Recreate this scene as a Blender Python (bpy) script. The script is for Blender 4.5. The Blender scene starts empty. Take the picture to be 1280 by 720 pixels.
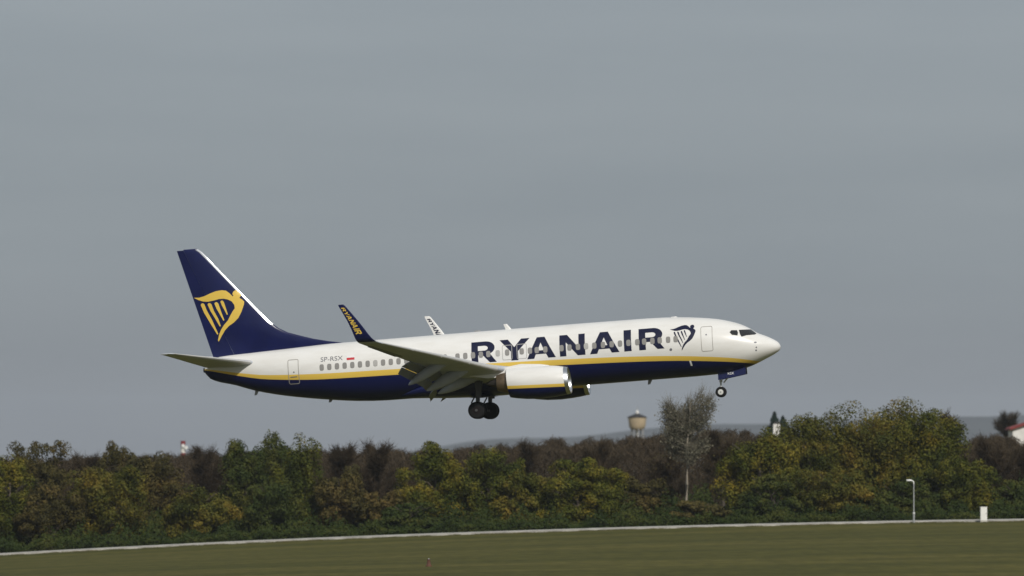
import bpy, bmesh, math, random
import numpy as np
from mathutils import Vector, Matrix
from mathutils.geometry import tessellate_polygon

R = math.radians
SC = bpy.context.scene
COL = SC.collection

# ------------------------------------------------------------------ camera, sky, sun, exposure
FOC = 7576.0                     # focal length in photo pixels (photo is 1280 wide)
CAM_H = 10.0
HOR = 550.0                      # row of the horizon in the photo
cam = bpy.data.cameras.new("camera")
cam.sensor_width = 36.0
cam.lens = 36.0 * FOC / 1280.0
cam.clip_start = 1.0
cam.clip_end = 40000.0
cam.dof.use_dof = True
cam.dof.focus_distance = 394.0
cam.dof.aperture_fstop = 0.85
camo = bpy.data.objects.new("camera", cam)
COL.objects.link(camo)
camo.location = (0, 0, CAM_H)
camo.rotation_euler = (R(90) + math.atan((HOR - 360) / FOC), 0, 0)
SC.camera = camo

SUN_EL, SUN_AZ = 38.0, 21.0      # azimuth: degrees to the right of straight behind the camera
to_sun = Vector((math.sin(R(SUN_AZ)) * math.cos(R(SUN_EL)), -math.cos(R(SUN_AZ)) * math.cos(R(SUN_EL)), math.sin(R(SUN_EL))))
world = bpy.data.worlds.new("World")
SC.world = world
world.use_nodes = True
wn, wl = world.node_tree.nodes, world.node_tree.links
wn.clear()
w_out = wn.new("ShaderNodeOutputWorld")
w_bg = wn.new("ShaderNodeBackground")
w_sky = wn.new("ShaderNodeTexSky")
w_sky.sky_type = 'NISHITA'
w_sky.sun_disc = False
w_sky.sun_elevation = R(SUN_EL)
w_sky.sun_rotation = math.atan2(to_sun.x, to_sun.y)
w_sky.air_density = 1.0
w_sky.dust_density = 1.5
w_bg.inputs['Strength'].default_value = 0.1
w_bg2 = wn.new("ShaderNodeBackground")        # a thin grey cloud veil in front of the clear sky
w_bg2.inputs['Strength'].default_value = 1.0
w_mix = wn.new("ShaderNodeMixShader")
w_mix.inputs[0].default_value = 0.95
tc = wn.new("ShaderNodeTexCoord")
mp = wn.new("ShaderNodeMapping")
mp.inputs['Scale'].default_value = (9.0, 9.0, 60.0)
mp.inputs['Rotation'].default_value = (0, R(4), 0)
nz = wn.new("ShaderNodeTexNoise")
nz.inputs['Scale'].default_value = 1.3
nz.inputs['Detail'].default_value = 4.0
rp = wn.new("ShaderNodeValToRGB")
rp.color_ramp.elements[0].position = 0.3
rp.color_ramp.elements[0].color = (0.945, 0.952, 0.960, 1)
rp.color_ramp.elements[1].position = 0.72
rp.color_ramp.elements[1].color = (1.050, 1.045, 1.038, 1)
sxyz = wn.new("ShaderNodeSeparateXYZ")        # the veil is thickest and greyest at the horizon
elr = wn.new("ShaderNodeMapRange")
elr.inputs['From Min'].default_value = -0.01
elr.inputs['From Max'].default_value = 0.085
elc = wn.new("ShaderNodeValToRGB")
elc.color_ramp.elements[0].color = (0.214, 0.223, 0.243, 1)
elc.color_ramp.elements[1].color = (0.303, 0.340, 0.372, 1)
e_mid = elc.color_ramp.elements.new(0.42)
e_mid.color = (0.256, 0.289, 0.317, 1)
vmul = wn.new("ShaderNodeVectorMath")
vmul.operation = 'MULTIPLY'
wl.new(tc.outputs['Generated'], mp.inputs['Vector'])
wl.new(mp.outputs['Vector'], nz.inputs['Vector'])
wl.new(nz.outputs['Fac'], rp.inputs['Fac'])
wl.new(tc.outputs['Generated'], sxyz.inputs[0])
wl.new(sxyz.outputs['Z'], elr.inputs['Value'])
wl.new(elr.outputs[0], elc.inputs['Fac'])
wl.new(elc.outputs['Color'], vmul.inputs[0])
wl.new(rp.outputs['Color'], vmul.inputs[1])
wl.new(vmul.outputs[0], w_bg2.inputs['Color'])
wl.new(w_sky.outputs['Color'], w_bg.inputs['Color'])
wl.new(w_bg.outputs[0], w_mix.inputs[1])
wl.new(w_bg2.outputs[0], w_mix.inputs[2])
wl.new(w_mix.outputs[0], w_out.inputs['Surface'])

sun = bpy.data.lights.new("sun", 'SUN')
sun.energy = 3.0
sun.angle = R(1.2)
sun.color = (1.0, 0.955, 0.885)
suno = bpy.data.objects.new("sun", sun)
COL.objects.link(suno)
suno.rotation_euler = to_sun.to_track_quat('Z', 'Y').to_euler()
suno.location = (60, -60, 80)

SC.view_settings.view_transform = 'Standard'
SC.view_settings.look = 'None'
SC.view_settings.exposure = 0.0
SC.view_settings.gamma = 1.0
SC.view_settings.use_curve_mapping = False
SC.cycles.volume_bounces = 0
SC.cycles.max_bounces = 6

# ------------------------------------------------------------------ helpers
def link(o, parent=None):
    COL.objects.link(o)
    if parent is not None:
        o.parent = parent
    return o


def tag(o, label=None, cat=None, group=None, kind=None):
    if label: o['label'] = label
    if cat: o['category'] = cat
    if group: o['group'] = group
    if kind: o['kind'] = kind
    return o


def empty(name, loc, rot=(0, 0, 0)):
    o = bpy.data.objects.new(name, None)
    o.location = loc
    o.rotation_euler = rot
    o.empty_display_size = 0.5
    return link(o)


class MB:
    """collects vertices and faces, builds ONE mesh object"""
    def __init__(self):
        self.v, self.f, self.m = [], [], []

    def add(self, verts, faces, mat=0):
        b = len(self.v)
        self.v.extend([tuple(p) for p in verts])
        for k, f in enumerate(faces):
            self.f.append(tuple(b + i for i in f))
            self.m.append(mat[k] if isinstance(mat, list) else mat)
        return self

    def box(self, c, d, mat=0, rz=0.0):
        x, y, z = [k / 2 for k in d]
        cs, sn = math.cos(rz), math.sin(rz)
        vs = []
        for sx, sy, sz in ((-1, -1, -1), (1, -1, -1), (1, 1, -1), (-1, 1, -1), (-1, -1, 1), (1, -1, 1), (1, 1, 1), (-1, 1, 1)):
            px, py = sx * x, sy * y
            vs.append((c[0] + px * cs - py * sn, c[1] + px * sn + py * cs, c[2] + sz * z))
        return self.add(vs, [(0, 3, 2, 1), (4, 5, 6, 7), (0, 1, 5, 4), (1, 2, 6, 5), (2, 3, 7, 6), (3, 0, 4, 7)], mat)

    def rings(self, rings, mat=0, cap=True, closed=True):
        n = len(rings[0])
        vs = [p for r in rings for p in r]
        fs = []
        for i in range(len(rings) - 1):
            for j in range(n if closed else n - 1):
                k = (j + 1) % n
                fs.append((i * n + j, i * n + k, (i + 1) * n + k, (i + 1) * n + j))
        if cap:
            fs.append(tuple(range(n))[::-1])
            fs.append(tuple((len(rings) - 1) * n + j for j in range(n)))
        return self.add(vs, fs, mat)

    def tube(self, pts, rads, n=8, mat=0):
        pts = [Vector(p) for p in pts]
        if not hasattr(rads, '__len__'): rads = [rads] * len(pts)
        rs = []
        for i, p in enumerate(pts):
            d = (pts[min(i + 1, len(pts) - 1)] - pts[max(i - 1, 0)]).normalized()
            a = d.cross(Vector((0, 0, 1)))
            if a.length < 1e-3: a = d.cross(Vector((1, 0, 0)))
            a.normalize()
            b = d.cross(a)
            rs.append([p + (a * math.cos(2 * math.pi * k / n) + b * math.sin(2 * math.pi * k / n)) * rads[i] for k in range(n)])
        return self.rings(rs, mat)

    def lathe_y(self, c, prof, n=28, mat=0):
        """profile of (offset along y, radius), axis along y"""
        rs = []
        for (o, r) in prof:
            rs.append([(c[0] + r * math.cos(2 * math.pi * k / n), c[1] + o, c[2] + r * math.sin(2 * math.pi * k / n)) for k in range(n)])
        return self.rings(rs, mat)

    def lathe_z(self, c, prof, n=24, mat=0):
        rs = []
        for (o, r) in prof:
            rs.append([(c[0] + r * math.cos(2 * math.pi * k / n), c[1] + r * math.sin(2 * math.pi * k / n), c[2] + o) for k in range(n)])
        return self.rings(rs, mat)

    def build(self, name, mats, parent=None, smooth=False, off=(0, 0, 0), sharp=None):
        me = bpy.data.meshes.new(name)
        vs = [(x + off[0], y + off[1], z + off[2]) for x, y, z in self.v]
        me.from_pydata(vs, [], self.f)
        for m in (mats if isinstance(mats, (list, tuple)) else [mats]):
            me.materials.append(m)
        me.polygons.foreach_set('material_index', self.m)
        bm = bmesh.new()
        bm.from_mesh(me)
        bmesh.ops.recalc_face_normals(bm, faces=bm.faces)
        bm.to_mesh(me)
        bm.free()
        if smooth:
            me.polygons.foreach_set('use_smooth', [True] * len(me.polygons))
            me.set_sharp_from_angle(angle=R(sharp or 40))
        me.update()
        return link(bpy.data.objects.new(name, me), parent)


def pchip(xs, ys):
    xs = np.array(xs, float); ys = np.array(ys, float)
    h = np.diff(xs); d = np.diff(ys) / h
    m = np.zeros(len(xs)); m[0] = d[0]; m[-1] = d[-1]
    for i in range(1, len(xs) - 1):
        if d[i - 1] * d[i] > 0:
            w1 = 2 * h[i] + h[i - 1]; w2 = h[i] + 2 * h[i - 1]
            m[i] = (w1 + w2) / (w1 / d[i - 1] + w2 / d[i])

    def f(x):
        x = min(max(x, xs[0]), xs[-1])
        i = min(max(int(np.searchsorted(xs, x)) - 1, 0), len(xs) - 2)
        t = (x - xs[i]) / h[i]
        return float((2 * t**3 - 3 * t**2 + 1) * ys[i] + (t**3 - 2 * t**2 + t) * h[i] * m[i] + (-2 * t**3 + 3 * t**2) * ys[i + 1] + (t**3 - t**2) * h[i] * m[i + 1])
    return f


# ------------------------------------------------------------------ materials
def mat(name, col, rough=0.5, metal=0.0, vary=0.0, vscale=1.0, spec=0.5, stretch=(1, 1, 1), coat=0.0):
    m = bpy.data.materials.new(name)
    m.use_nodes = True
    n, l = m.node_tree.nodes, m.node_tree.links
    b = n['Principled BSDF']
    b.inputs['Base Color'].default_value = (*col, 1)
    b.inputs['Roughness'].default_value = rough
    b.inputs['Metallic'].default_value = metal
    b.inputs['Specular IOR Level'].default_value = spec
    b.inputs['Coat Weight'].default_value = coat
    if vary > 0:
        t = n.new('ShaderNodeTexCoord'); mp_ = n.new('ShaderNodeMapping'); z = n.new('ShaderNodeTexNoise'); r = n.new('ShaderNodeValToRGB')
        mp_.inputs['Scale'].default_value = stretch
        z.inputs['Scale'].default_value = vscale; z.inputs['Detail'].default_value = 6
        r.color_ramp.elements[0].position = 0.3; r.color_ramp.elements[1].position = 0.7
        r.color_ramp.elements[0].color = (*[c * (1 - vary) for c in col], 1)
        r.color_ramp.elements[1].color = (*[min(1, c * (1 + vary)) for c in col], 1)
        l.new(t.outputs['Object'], mp_.inputs[0]); l.new(mp_.outputs[0], z.inputs['Vector']); l.new(z.outputs['Fac'], r.inputs[0]); l.new(r.outputs[0], b.inputs['Base Color'])
    return m


WHITE = (0.785, 0.775, 0.75)
NAVY = (0.0045, 0.008, 0.062)
YELLOW = (0.76, 0.52, 0.09)


def livery_mat(name):
    """white over a yellow band over navy, split by the mesh attribute 'band' (metres above the band's top edge) and 'bandw'"""
    m = bpy.data.materials.new(name)
    m.use_nodes = True
    n, l = m.node_tree.nodes, m.node_tree.links
    b = n['Principled BSDF']
    b.inputs['Roughness'].default_value = 0.28
    b.inputs['Coat Weight'].default_value = 0.06
    b.inputs['Specular IOR Level'].default_value = 0.35
    b.inputs['Coat Roughness'].default_value = 0.08

    def attr(k):
        a = n.new('ShaderNodeAttribute'); a.attribute_name = k
        return a.outputs['Fac']

    def mth(op, a, bb):
        k = n.new('ShaderNodeMath'); k.operation = op
        for i, x in enumerate((a, bb)):
            if isinstance(x, (int, float)): k.inputs[i].default_value = x
            else: l.new(x, k.inputs[i])
        return k.outputs[0]
    band, bw = attr('band'), attr('bandw')
    below_top = mth('LESS_THAN', band, 0.0)
    below_bot = mth('LESS_THAN', mth('ADD', band, bw), 0.0)
    t = n.new('ShaderNodeTexCoord'); mp_ = n.new('ShaderNodeMapping'); z = n.new('ShaderNodeTexNoise'); r = n.new('ShaderNodeValToRGB')
    mp_.inputs['Scale'].default_value = (0.5, 0.5, 2.2)      # faint streaks of grime on the white paint
    z.inputs['Scale'].default_value = 1.5; z.inputs['Detail'].default_value = 6
    r.color_ramp.elements[0].position = 0.3; r.color_ramp.elements[1].position = 0.65
    r.color_ramp.elements[0].color = (0.735, 0.718, 0.685, 1); r.color_ramp.elements[1].color = (*WHITE, 1)
    l.new(t.outputs['Object'], mp_.inputs[0]); l.new(mp_.outputs[0], z.inputs['Vector']); l.new(z.outputs['Fac'], r.inputs[0])

    def mix(f, a, c):
        k = n.new('ShaderNodeMix'); k.data_type = 'RGBA'
        l.new(f, k.inputs['Factor'])
        for s, x in (('A', a), ('B', c)):
            sock = [i for i in k.inputs if i.name == s and i.type == 'RGBA'][0]
            if isinstance(x, tuple): sock.default_value = (*x, 1)
            else: l.new(x, sock)
        return [o for o in k.outputs if o.type == 'RGBA'][0]
    c = mix(below_top, r.outputs[0], YELLOW)
    c = mix(below_bot, c, NAVY)
    l.new(c, b.inputs['Base Color'])
    return m


M_livery = livery_mat("aircraft_livery_paint")
M_white = mat("white_aircraft_paint", WHITE, 0.3, coat=0.2)
M_navy = mat("navy_aircraft_paint", NAVY, 0.28, vary=0.15, vscale=0.8, coat=0.1, spec=0.4)
M_yellow = mat("yellow_aircraft_paint", YELLOW, 0.35)
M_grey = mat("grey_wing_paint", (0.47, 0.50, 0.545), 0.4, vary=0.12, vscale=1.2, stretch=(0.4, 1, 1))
M_flap_shade = mat("shade_darkened_flap_grey", (0.20, 0.212, 0.235), 0.45, vary=0.12, vscale=1.2)  # wing grey darkened: shade of the sunless flap undersides put into the colour
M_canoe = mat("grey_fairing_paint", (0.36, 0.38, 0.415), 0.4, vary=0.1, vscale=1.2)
M_metal = mat("polished_leading_edge_metal", (0.66, 0.67, 0.69), 0.32, metal=1.0)
M_slat = mat("slat_metal", (0.62, 0.62, 0.61), 0.35, metal=0.3)
M_burnt = mat("burnt_nozzle_metal", (0.22, 0.165, 0.11), 0.45, metal=0.7, vary=0.2, vscale=3)
M_darkm = mat("dark_exhaust_metal", (0.05, 0.045, 0.04), 0.5, metal=0.5)
M_strut = mat("grey_strut_paint", (0.30, 0.30, 0.30), 0.45)
M_rubber = mat("tyre_rubber", (0.008, 0.008, 0.0085), 0.8, spec=0.25)
M_gear = mat("dark_gear_paint", (0.06, 0.06, 0.062), 0.5)
M_hubd = mat("brake_dark_hub", (0.012, 0.009, 0.009), 0.8, spec=0.15)
M_hub = mat("light_wheel_hub", (0.62, 0.62, 0.6), 0.45)
M_win = mat("cabin_window_glass", (0.27, 0.26, 0.245), 0.2)
M_shade = mat("lowered_window_shade", (0.42, 0.41, 0.39), 0.35)
M_glass = mat("cockpit_glass", (0.026, 0.027, 0.028), 0.1)
M_outline = mat("door_seam_grey", (0.36, 0.34, 0.31), 0.5)
M_text = mat("navy_lettering_paint", (0.006, 0.008, 0.034), 0.4, spec=0.3)
M_reg = mat("grey_registration_paint", (0.16, 0.16, 0.18), 0.5)
M_red = mat("red_flag_paint", (0.55, 0.03, 0.04), 0.5)
M_wtext = mat("white_lettering_paint", (0.8, 0.8, 0.8), 0.5)
M_well = mat("wheel_bay_shade", (0.03, 0.03, 0.03), 0.8)
M_fan = mat("fan_blade_metal", (0.10, 0.10, 0.11), 0.4, metal=0.6)

# ------------------------------------------------------------------ terrain
Xc = [-52, -40, -25.3, -12.7, 0, 12.7, 25.3, 38, 52]
Vc = [695, 687, 678, 671.5, 666, 661, 657, 653.5, 650.8]
_gz = pchip(Xc, [CAM_H - (v - HOR) * 600.0 / FOC for v in Vc])


def smooth(a, b, x):
    t = min(max((x - a) / (b - a), 0), 1)
    return t * t * (3 - 2 * t)


def ground_z(x, y):
    z = _gz(x) * smooth(280, 570, y)
    return z * (1 - smooth(900, 1600, y)) - 42.0 * smooth(1600, 3600, y)


def at(u, D):
    return (u - 640.0) / FOC * D


def zpix(v, D):
    return CAM_H + (HOR - v) / FOC * D


def grid_object(name, xs, ys, fz, m):
    nx, ny = len(xs), len(ys)
    vs = [(x, y, fz(x, y)) for y in ys for x in xs]
    fs = [(j * nx + i, j * nx + i + 1, (j + 1) * nx + i + 1, (j + 1) * nx + i) for j in range(ny - 1) for i in range(nx - 1)]
    me = bpy.data.meshes.new(name)
    me.from_pydata(vs, [], fs)
    me.materials.append(m)
    me.polygons.foreach_set('use_smooth', [True] * len(fs))
    return link(bpy.data.objects.new(name, me))


def grass_mat():
    m = bpy.data.materials.new("mown_dry_grass")
    m.use_nodes = True
    n, l = m.node_tree.nodes, m.node_tree.links
    b = n['Principled BSDF']
    b.inputs['Roughness'].default_value = 0.95
    b.inputs['Specular IOR Level'].default_value = 0.1
    t = n.new('ShaderNodeTexCoord')

    def noise(scale, st, det=5):
        mp_ = n.new('ShaderNodeMapping'); mp_.inputs['Scale'].default_value = st
        z = n.new('ShaderNodeTexNoise'); z.inputs['Scale'].default_value = scale; z.inputs['Detail'].default_value = det
        l.new(t.outputs['Object'], mp_.inputs[0]); l.new(mp_.outputs[0], z.inputs['Vector'])
        return z.outputs['Fac']

    def ramp(f, stops):
        r = n.new('ShaderNodeValToRGB')
        e = r.color_ramp.elements
        while len(e) < len(stops): e.new(0.5)
        for k, (p, c) in zip(e, stops):
            k.position = p; k.color = (*c, 1)
        l.new(f, r.inputs[0])
        return r.outputs[0]
    big = ramp(noise(1.0, (0.02, 0.075, 0.05), 4), [(0.34, (0.060, 0.060, 0.013)), (0.5, (0.076, 0.072, 0.016)), (0.66, (0.100, 0.089, 0.023))])
    fine = ramp(noise(1.0, (0.9, 0.22, 0.5), 8), [(0.3, (0.82, 0.84, 0.8)), (0.7, (1.16, 1.14, 1.14))])
    k = n.new('ShaderNodeMix'); k.data_type = 'RGBA'; k.blend_type = 'MULTIPLY'; k.inputs['Factor'].default_value = 1
    rg = [i for i in k.inputs if i.type == 'RGBA']
    l.new(big, rg[0]); l.new(fine, rg[1])
    l.new([o for o in k.outputs if o.type == 'RGBA'][0], b.inputs['Base Color'])
    return m


M_grass = grass_mat()
gx = sorted(set([-14000, -9000, -5000, -2500, -1200, -600, -300, -180, -120, -90] + [round(-72 + i * 3.0, 2) for i in range(49)] + [90, 120, 180, 300, 600, 1200, 2500, 5000, 9000, 14000]))
gy = sorted(set([-300, -100, 0, 100, 200, 260] + list(range(280, 640, 12)) + [660, 700, 760, 850, 900, 1000, 1150, 1300, 1600, 1900, 2200, 2600, 3000, 3600, 4500, 6500, 9000, 14000]))
g = grid_object("ground", gx, gy, ground_z, M_grass)
g['kind'] = 'structure'

# the concrete perimeter road along the trees: a slab with kerb faces, following the ground
M_conc = mat("pale_concrete", (0.40, 0.38, 0.34), 0.85, vary=0.42, vscale=0.8, stretch=(1, 1, 1))
ROAD0, ROAD1 = 597.5, 605.5
mb = MB()
rr = []
for i in range(121):
    x = -90 + i * 1.5
    za, zb = ground_z(x, ROAD0), ground_z(x, ROAD1)
    rr.append([(x, ROAD0, za - 0.2), (x, ROAD0, za + 0.14), (x, ROAD0 + 0.2, za + 0.15), (x, ROAD1, zb + 0.15), (x, ROAD1, zb - 0.2)])
mb.rings(rr)
road = mb.build("road", M_conc)
road['kind'] = 'structure'

# distant hills
M_hill = mat("wooded_hills", (0.030, 0.033, 0.031), 0.95, vary=0.45, vscale=0.012, stretch=(1, 1, 1))
HD = 11800.0
_hp = pchip([at(u, HD) for u in (-200, 300, 450, 540, 600, 680, 760, 800, 860, 905, 950, 1050, 1130, 1200, 1260, 1330, 1500)],
            [zpix(v, HD) for v in (588, 586, 580, 560, 551.5, 547, 541.5, 538, 533, 529.5, 530, 527, 523, 519.5, 518, 519, 524)])
_rng = random.Random(5)
_hn = [(_rng.uniform(0.003, 0.025), _rng.uniform(0, 6.28), _rng.uniform(0.15, 0.55)) for _ in range(9)]


def hill_z(x, y):
    k = math.exp(-((y - HD) / 700.0) ** 2) if y < HD else math.exp(-((y - HD) / 1200.0) ** 2)
    w = sum(a * math.sin(f * x + p + y * 0.004) for f, p, a in _hn)
    return -46 + (_hp(x) + 46 + w * 2) * k


hx = [-3000 + i * 28 for i in range(215)]
hy = [HD + d for d in (-1900, -1500, -1200, -950, -750, -600, -450, -320, -200, -100, -40, 0, 60, 200, 500, 1000, 1900)]
h = grid_object("hills", hx, hy, hill_z, M_hill)
h['kind'] = 'structure'

# haze: pale air round everything
hz = MB()
hz.box((0, 7000, 33), (30000, 15200, 160))
hazeo = hz.build("haze", bpy.data.materials.new("haze_air"))
hm = hazeo.data.materials[0]
hm.use_nodes = True
hn = hm.node_tree.nodes
hn.clear()
ho = hn.new('ShaderNodeOutputMaterial')
hv = hn.new('ShaderNodeVolumePrincipled')
hv.inputs['Color'].default_value = (0.80, 0.87, 0.97, 1)
hv.inputs['Density'].default_value = 4.2e-5
hm.node_tree.links.new(hv.outputs[0], ho.inputs['Volume'])
tag(hazeo, kind='stuff')

# ------------------------------------------------------------------ vegetation
def leaf_mat(name, stops, scale=0.30, island=0.09, rough=0.65, spec=0.06):
    """leaf colour: patches of the crown (noise) shifted leaf by leaf"""
    m = bpy.data.materials.new(name)
    m.use_nodes = True
    n, l = m.node_tree.nodes, m.node_tree.links
    b = n['Principled BSDF']
    b.inputs['Roughness'].default_value = rough
    b.inputs['Specular IOR Level'].default_value = spec
    t = n.new('ShaderNodeTexCoord')
    z = n.new('ShaderNodeTexNoise'); z.inputs['Scale'].default_value = scale; z.inputs['Detail'].default_value = 5; z.inputs['Roughness'].default_value = 0.6
    oi = n.new('ShaderNodeObjectInfo')
    vm = n.new('ShaderNodeVectorMath'); vm.operation = 'ADD'
    l.new(t.outputs['Object'], vm.inputs[0])
    sc = n.new('ShaderNodeMath'); sc.operation = 'MULTIPLY'; sc.inputs[1].default_value = 300
    l.new(oi.outputs['Random'], sc.inputs[0]); l.new(sc.outputs[0], vm.inputs[1]); l.new(vm.outputs[0], z.inputs['Vector'])
    g_ = n.new('ShaderNodeNewGeometry')
    a = n.new('ShaderNodeMath'); a.operation = 'MULTIPLY_ADD'; a.inputs[1].default_value = island; a.inputs[2].default_value = -island / 2
    l.new(g_.outputs['Random Per Island'], a.inputs[0])
    s = n.new('ShaderNodeMath'); s.operation = 'ADD'
    l.new(z.outputs['Fac'], s.inputs[0]); l.new(a.outputs[0], s.inputs[1])
    r = n.new('ShaderNodeValToRGB')
    e = r.color_ramp.elements
    while len(e) < len(stops): e.new(0.5)
    for k, (p, c) in zip(e, stops):
        k.position = p; k.color = (*c, 1)
    l.new(s.outputs[0], r.inputs[0]); l.new(r.outputs[0], b.inputs['Base Color'])
    return m


L_yg = leaf_mat("yellow_green_leaves", [(0.36, (0.034, 0.044, 0.009)), (0.46, (0.066, 0.075, 0.012)), (0.56, (0.112, 0.106, 0.016)), (0.68, (0.190, 0.142, 0.018))])
L_or = leaf_mat("autumn_gold_leaves", [(0.36, (0.036, 0.044, 0.010)), (0.46, (0.070, 0.073, 0.013)), (0.56, (0.122, 0.106, 0.019)), (0.68, (0.205, 0.140, 0.024))])
L_gr = leaf_mat("dark_green_leaves", [(0.36, (0.026, 0.040, 0.011)), (0.50, (0.046, 0.059, 0.014)), (0.66, (0.088, 0.088, 0.019))])
L_ol = leaf_mat("olive_brown_leaves", [(0.36, (0.046, 0.042, 0.015)), (0.50, (0.076, 0.064, 0.020)), (0.68, (0.120, 0.084, 0.028))])
L_br = leaf_mat("bare_brown_twigs", [(0.34, (0.032, 0.024, 0.015)), (0.50, (0.052, 0.039, 0.024)), (0.68, (0.084, 0.061, 0.036))])
L_un = leaf_mat("bramble_leaves", [(0.34, (0.015, 0.024, 0.006)), (0.50, (0.027, 0.040, 0.009)), (0.66, (0.052, 0.058, 0.012))])
L_pop = leaf_mat("pale_poplar_leaves", [(0.34, (0.090, 0.088, 0.060)), (0.50, (0.145, 0.136, 0.096)), (0.68, (0.21, 0.19, 0.135))])
L_con = leaf_mat("conifer_needles", [(0.30, (0.012, 0.022, 0.018)), (0.70, (0.026, 0.042, 0.030))])
M_bark = mat("grey_brown_bark", (0.075, 0.06, 0.045), 0.9, vary=0.3, vscale=4, stretch=(1, 1, 0.3))
M_birch = mat("pale_grey_bark", (0.26, 0.225, 0.175), 0.85, vary=0.3, vscale=5, stretch=(1, 1, 0.4))


def leaves_mesh(name, P, N, size, aspect, rng, m, parent=None, jitter=0.5):
    """one quad leaf clump at every point P, facing N roughly"""
    n = len(P)
    Nn = N + rng.normal(0, jitter, (n, 3))
    Nn /= np.linalg.norm(Nn, axis=1, keepdims=True) + 1e-9
    A = np.cross(Nn, rng.normal(0, 1, (n, 3)))
    A /= np.linalg.norm(A, axis=1, keepdims=True) + 1e-9
    B = np.cross(Nn, A)
    s = size * rng.uniform(0.55, 1.45, (n, 1)) / 2
    bend = Nn * s * rng.uniform(-0.5, 0.5, (n, 1))
    V = np.empty((n, 4, 3))
    V[:, 0] = P - A * s * aspect
    V[:, 1] = P - B * s + bend
    V[:, 2] = P + A * s * aspect
    V[:, 3] = P + B * s + bend
    return quads_object(name, V, m, parent)


def quads_object(name, V, m, parent=None):
    n = len(V)
    me = bpy.data.meshes.new(name)
    me.vertices.add(n * 4)
    me.vertices.foreach_set('co', V.reshape(-1).astype(np.float32))
    me.loops.add(n * 4)
    me.loops.foreach_set('vertex_index', np.arange(n * 4, dtype=np.int32))
    me.polygons.add(n)
    me.polygons.foreach_set('loop_start', np.arange(0, n * 4, 4, dtype=np.int32))
    me.polygons.foreach_set('loop_total', np.full(n, 4, dtype=np.int32))
    me.materials.append(m)
    me.update(calc_edges=True)
    me.validate()
    return link(bpy.data.objects.new(name, me), parent)


def twig_points(P, D, L, W, rng):
    """thin strips from P along D"""
    n = len(P)
    side = np.cross(D, rng.normal(0, 1, (n, 3)))
    side /= np.linalg.norm(side, axis=1, keepdims=True) + 1e-9
    l = L * rng.uniform(0.5, 1.5, (n, 1)); w = W * rng.uniform(0.6, 1.4, (n, 1)) / 2
    V = np.empty((n, 4, 3))
    V[:, 0] = P - side * w; V[:, 1] = P + side * w
    V[:, 2] = P + D * l + side * w * 0.3; V[:, 3] = P + D * l - side * w * 0.3
    return V


def unit(a):
    return a / (np.linalg.norm(a, axis=1, keepdims=True) + 1e-9)


def crown_points(rng, rx, ry, z0, z1, n, lobes=16, sub=9, shell=0.75):
    """leaf positions on many small clumps sitting on uneven lobes that fill an egg-shaped crown"""
    zc, rz = (z0 + z1) / 2, (z1 - z0) / 2
    d = unit(rng.normal(0, 1, (lobes, 3)))
    rad = rng.uniform(0.36, 0.74, (lobes, 1))
    c = d * rad
    lr = rng.uniform(0.24, 0.40, lobes)
    w = lr ** 2 / (lr ** 2).sum()
    Ps, Ns = [], []
    for i in range(lobes):
        k = max(30, int(n * w[i]))
        sd = unit(rng.normal(0, 1, (sub, 3)) + np.array([0, 0, 0.25]))
        sc_ = c[i] + sd * lr[i] * rng.uniform(0.55, 1.0, (sub, 1))
        sr = lr[i] * rng.uniform(0.34, 0.60, sub)
        pick = rng.integers(0, sub, k)
        q = unit(rng.normal(0, 1, (k, 3)) + np.array([0, 0, 0.3]))
        r_ = np.where(rng.random(k) < shell, rng.uniform(0.8, 1.05, k), rng.uniform(0.2, 0.8, k))
        p = sc_[pick] + q * (sr[pick] * r_)[:, None]
        Ps.append(p); Ns.append(q)
    P = np.concatenate(Ps); N = np.concatenate(Ns)
    P = P * np.array([rx, ry, rz]) + np.array([0, 0, zc])
    P[:, 0] *= rx / np.percentile(np.abs(P[:, 0]), 98.5)
    lo_, hi_ = np.percentile(P[:, 2], 1.5), np.percentile(P[:, 2], 99.9)
    P[:, 2] = z0 + (P[:, 2] - lo_) * (z1 - z0) / (hi_ - lo_)
    keep = P[:, 2] > 0.05
    return P[keep], N[keep]


def tree(name, u, D, vtop, wpx, m, label, cat='tree', group='trees along the airfield edge', seed=1, base=0.04, n=9000, size=0.19, depth=0.75, lobes=20, bark=None, trunk=True, aspect=0.8):
    rng = np.random.default_rng(seed)
    x = at(u, D); gz_ = ground_z(x, D)
    H = zpix(vtop, D) - gz_
    rx = wpx / 2 / FOC * D
    root = empty(name, (x, D, gz_), (0, 0, 0))
    tag(root, label, cat, group)
    P, N = crown_points(rng, rx, rx * depth, H * base, H * 1.0, int(n * 2.9), lobes)
    leaves_mesh("crown", P, N, size, aspect, rng, m, root, jitter=0.30)
    if trunk:
        t = MB()
        r0 = 0.10 + H * 0.014
        top = H * 0.72
        pts = [(rng.normal(0, 0.05) * i, rng.normal(0, 0.05) * i, top * i / 5 - (0.3 if i == 0 else 0)) for i in range(6)]
        t.tube(pts, [r0 * (1 - 0.13 * i) for i in range(6)], 8)
        for k in range(9):
            a = rng.uniform(0, 6.28); z = H * rng.uniform(0.2, 0.62); L = rx * rng.uniform(0.4, 0.75)
            s = Vector((0, 0, z)); e = Vector((math.cos(a) * L, math.sin(a) * L * depth, z + L * rng.uniform(0.5, 1.1)))
            e.z = min(e.z, H * 0.9)
            mid = s.lerp(e, 0.5) + Vector((0, 0, 0.12 * L))
            t.tube([s, mid, e], [r0 * 0.42, r0 * 0.28, r0 * 0.1], 6)
        t.build("trunk", bark or M_bark, root, smooth=True)
    return root


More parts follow.
